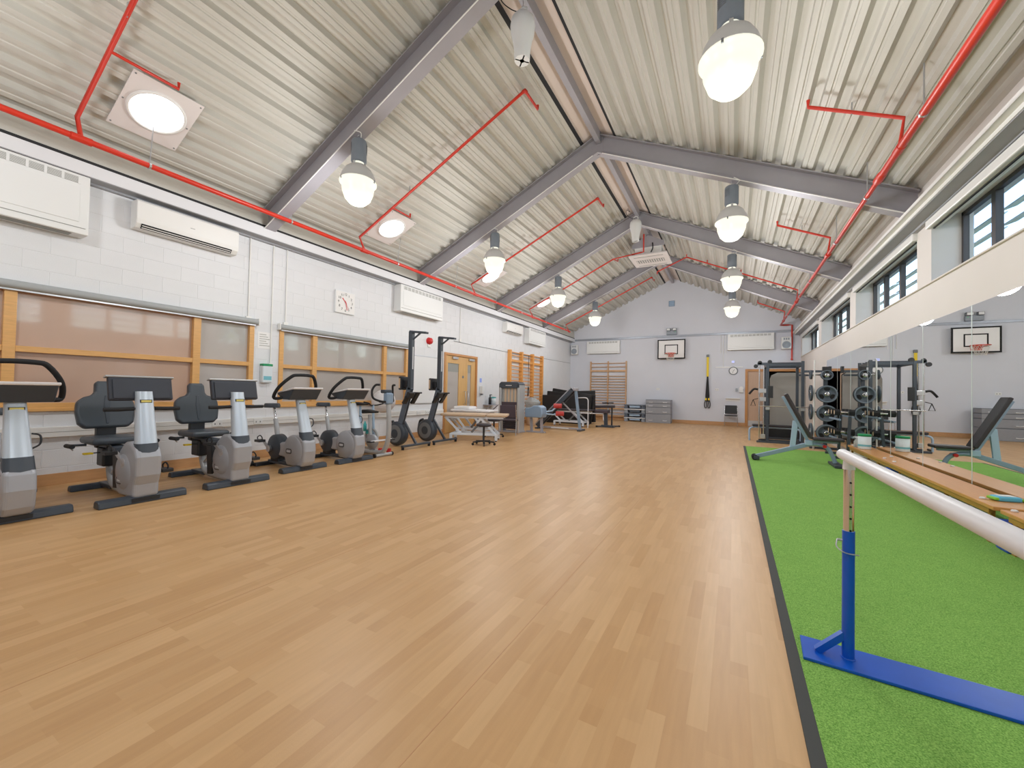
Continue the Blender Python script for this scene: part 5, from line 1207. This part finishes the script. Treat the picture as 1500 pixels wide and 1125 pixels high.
# dumbbell rack
t = thing('dumbbell_rack', 'blue-grey two-tier dumbbell rack behind the adjustable bench', 'dumbbell rack', (2.10, 11.25, .014))
for y in (-.42, .42): MB().bar((.02, y, 0), (.06, y, .90), .06, .05).build('rack_post', 'rack_steel', t); MB().bx(-.22, .22, y-.03, y+.03, 0, .05).build('rack_foot', 'rack_steel', t)
for z in (.42, .84):
    for x in (-.12, .10): MB().bx(x-.02, x+.02, -.48, .48, z-.03+.06*(x > 0), z+.06*(x > 0)).build('tier_rail', 'blue_grey', t)
for z, nm in ((.42, 'lower'), (.84, 'upper')):
    for k, y in enumerate((-.29, 0, .29)):
        d = thing('dumbbell', 'dark hex dumbbell, ' + ('bench-end', 'middle', 'plate-tree-end')[k] + ' one on the ' + nm + ' tier of the dumbbell rack', 'dumbbell', (2.10-.01, 11.25+y, z+.15), 0, 'dumbbells on the ' + nm + ' tier')
        for s in (-1, 1):
            MB().cyl((s*.07, 0, 0), (s*.17, 0, 0), .068, n=6, smooth=False).build('weight_head', 'black_rubber', d); MB().cyl((s*.17, 0, 0), (s*.172, 0, 0), .045, n=16).build('head_badge', 'tan_vinyl', d)
        MB().cyl((-.08, 0, 0), (.08, 0, 0), .017, n=10).build('handle', 'chrome', d)
# adjustable bench
t = thing('adjustable_bench', 'blue-grey adjustable weights bench with raised black backrest on the turf', 'gym bench', (1.2, 9.6, .014))
Bm = 'blue_grey'
MB().bar((-.80, 0, .06), (.10, 0, .38), .06, .08).build('front_beam', Bm, t, bevel=.008)
MB().tube(smoothpath([(.06, 0, .38), (.24, 0, .385), (.38, 0, .33), (.46, 0, .18), (.50, 0, .06)], 5), .036, 10).build('rear_beam', Bm, t)
for s in (-1, 1): MB().cyl((-.80, s*.05, .055), (-.80, s*.11, .055), .055, n=16).build('transport_wheel', 'black_rubber', t)
MB().bx(-.82, -.72, -.13, .13, .02, .09).build('front_foot', 'charcoal', t, bevel=.01)
MB().bx(.44, .60, -.32, .32, 0, .05).build('rear_foot', 'charcoal', t, bevel=.012)
MB().bx(.03, .15, -.05, .05, .36, .46).build('hinge_block', 'pale_blue', t, bevel=.01)
MB().bar((.08, 0, .44), (-.33, 0, 1.29), .07, .05, up=(1, 0, 0)).build('back_beam', Bm, t)
MB().bar((.125, 0, .50), (-.285, 0, 1.345), .28, .055, up=(1, 0, 0)).build('backrest', 'dark_vinyl', t, bevel=.02, seg=3)
MB().bar((.10, 0, .44), (.54, 0, .44), .06, .04).build('seat_beam', Bm, t)
MB().bx(.15, .62, -.14, .14, .465, .52).build('seat', 'dark_vinyl', t, bevel=.02, seg=3)
MB().bar((-.12, 0, .82), (-.17, 0, .27), .09, .045, up=(0, 1, 0)).build('ladder_strut', 'pale_blue', t, bevel=.006)
for s in (-1, 1): MB().cyl((.33, s*.04, .36), (.33, s*.085, .36), .03, n=14).build('adjust_knob', 'red_plastic', t)

# ================================================================== OUTSIDE
struct(MB().bx(XR+.7, 60, -40, 70, -.3, -.1).build('ground_outside', 'ground_out'))
random.seed(11)
leafm = MB()
for k in range(420):
    a, u, r = random.random()*2*PI, random.uniform(-1, 1), random.uniform(.75, 1)
    c = Vector((r*math.sqrt(1-u*u)*math.cos(a), r*math.sqrt(1-u*u)*math.sin(a), r*u*1.15)); d = Vector((random.gauss(0, 1), random.gauss(0, 1), random.gauss(0, 1))).normalized(); e = d.orthogonal().normalized()
    leafm.add([c-d*.16, c+e*.08, c+d*.16, c-e*.08], [(0, 1, 2, 3)])
lm = leafm.mesh('crown'); lm.materials.append(M['leaf'])
for k, (x, y) in enumerate(((8.2, 12.5), (9.5, 18.5), (10.5, 26.0))):
    t = thing('tree', 'leafy green tree outside the clerestory windows', 'tree', (x, y, -.1), k, 'trees outside')
    MB().cyl((0, 0, 0), (0, 0, 2.6), .14, .10, n=10).build('trunk', 'bark', t)
    o = bpy.data.objects.new('crown', lm); COL.objects.link(o); o.parent = t; o.location = (0, 0, 4.1); o.scale = (1.8, 1.8, 1.7)
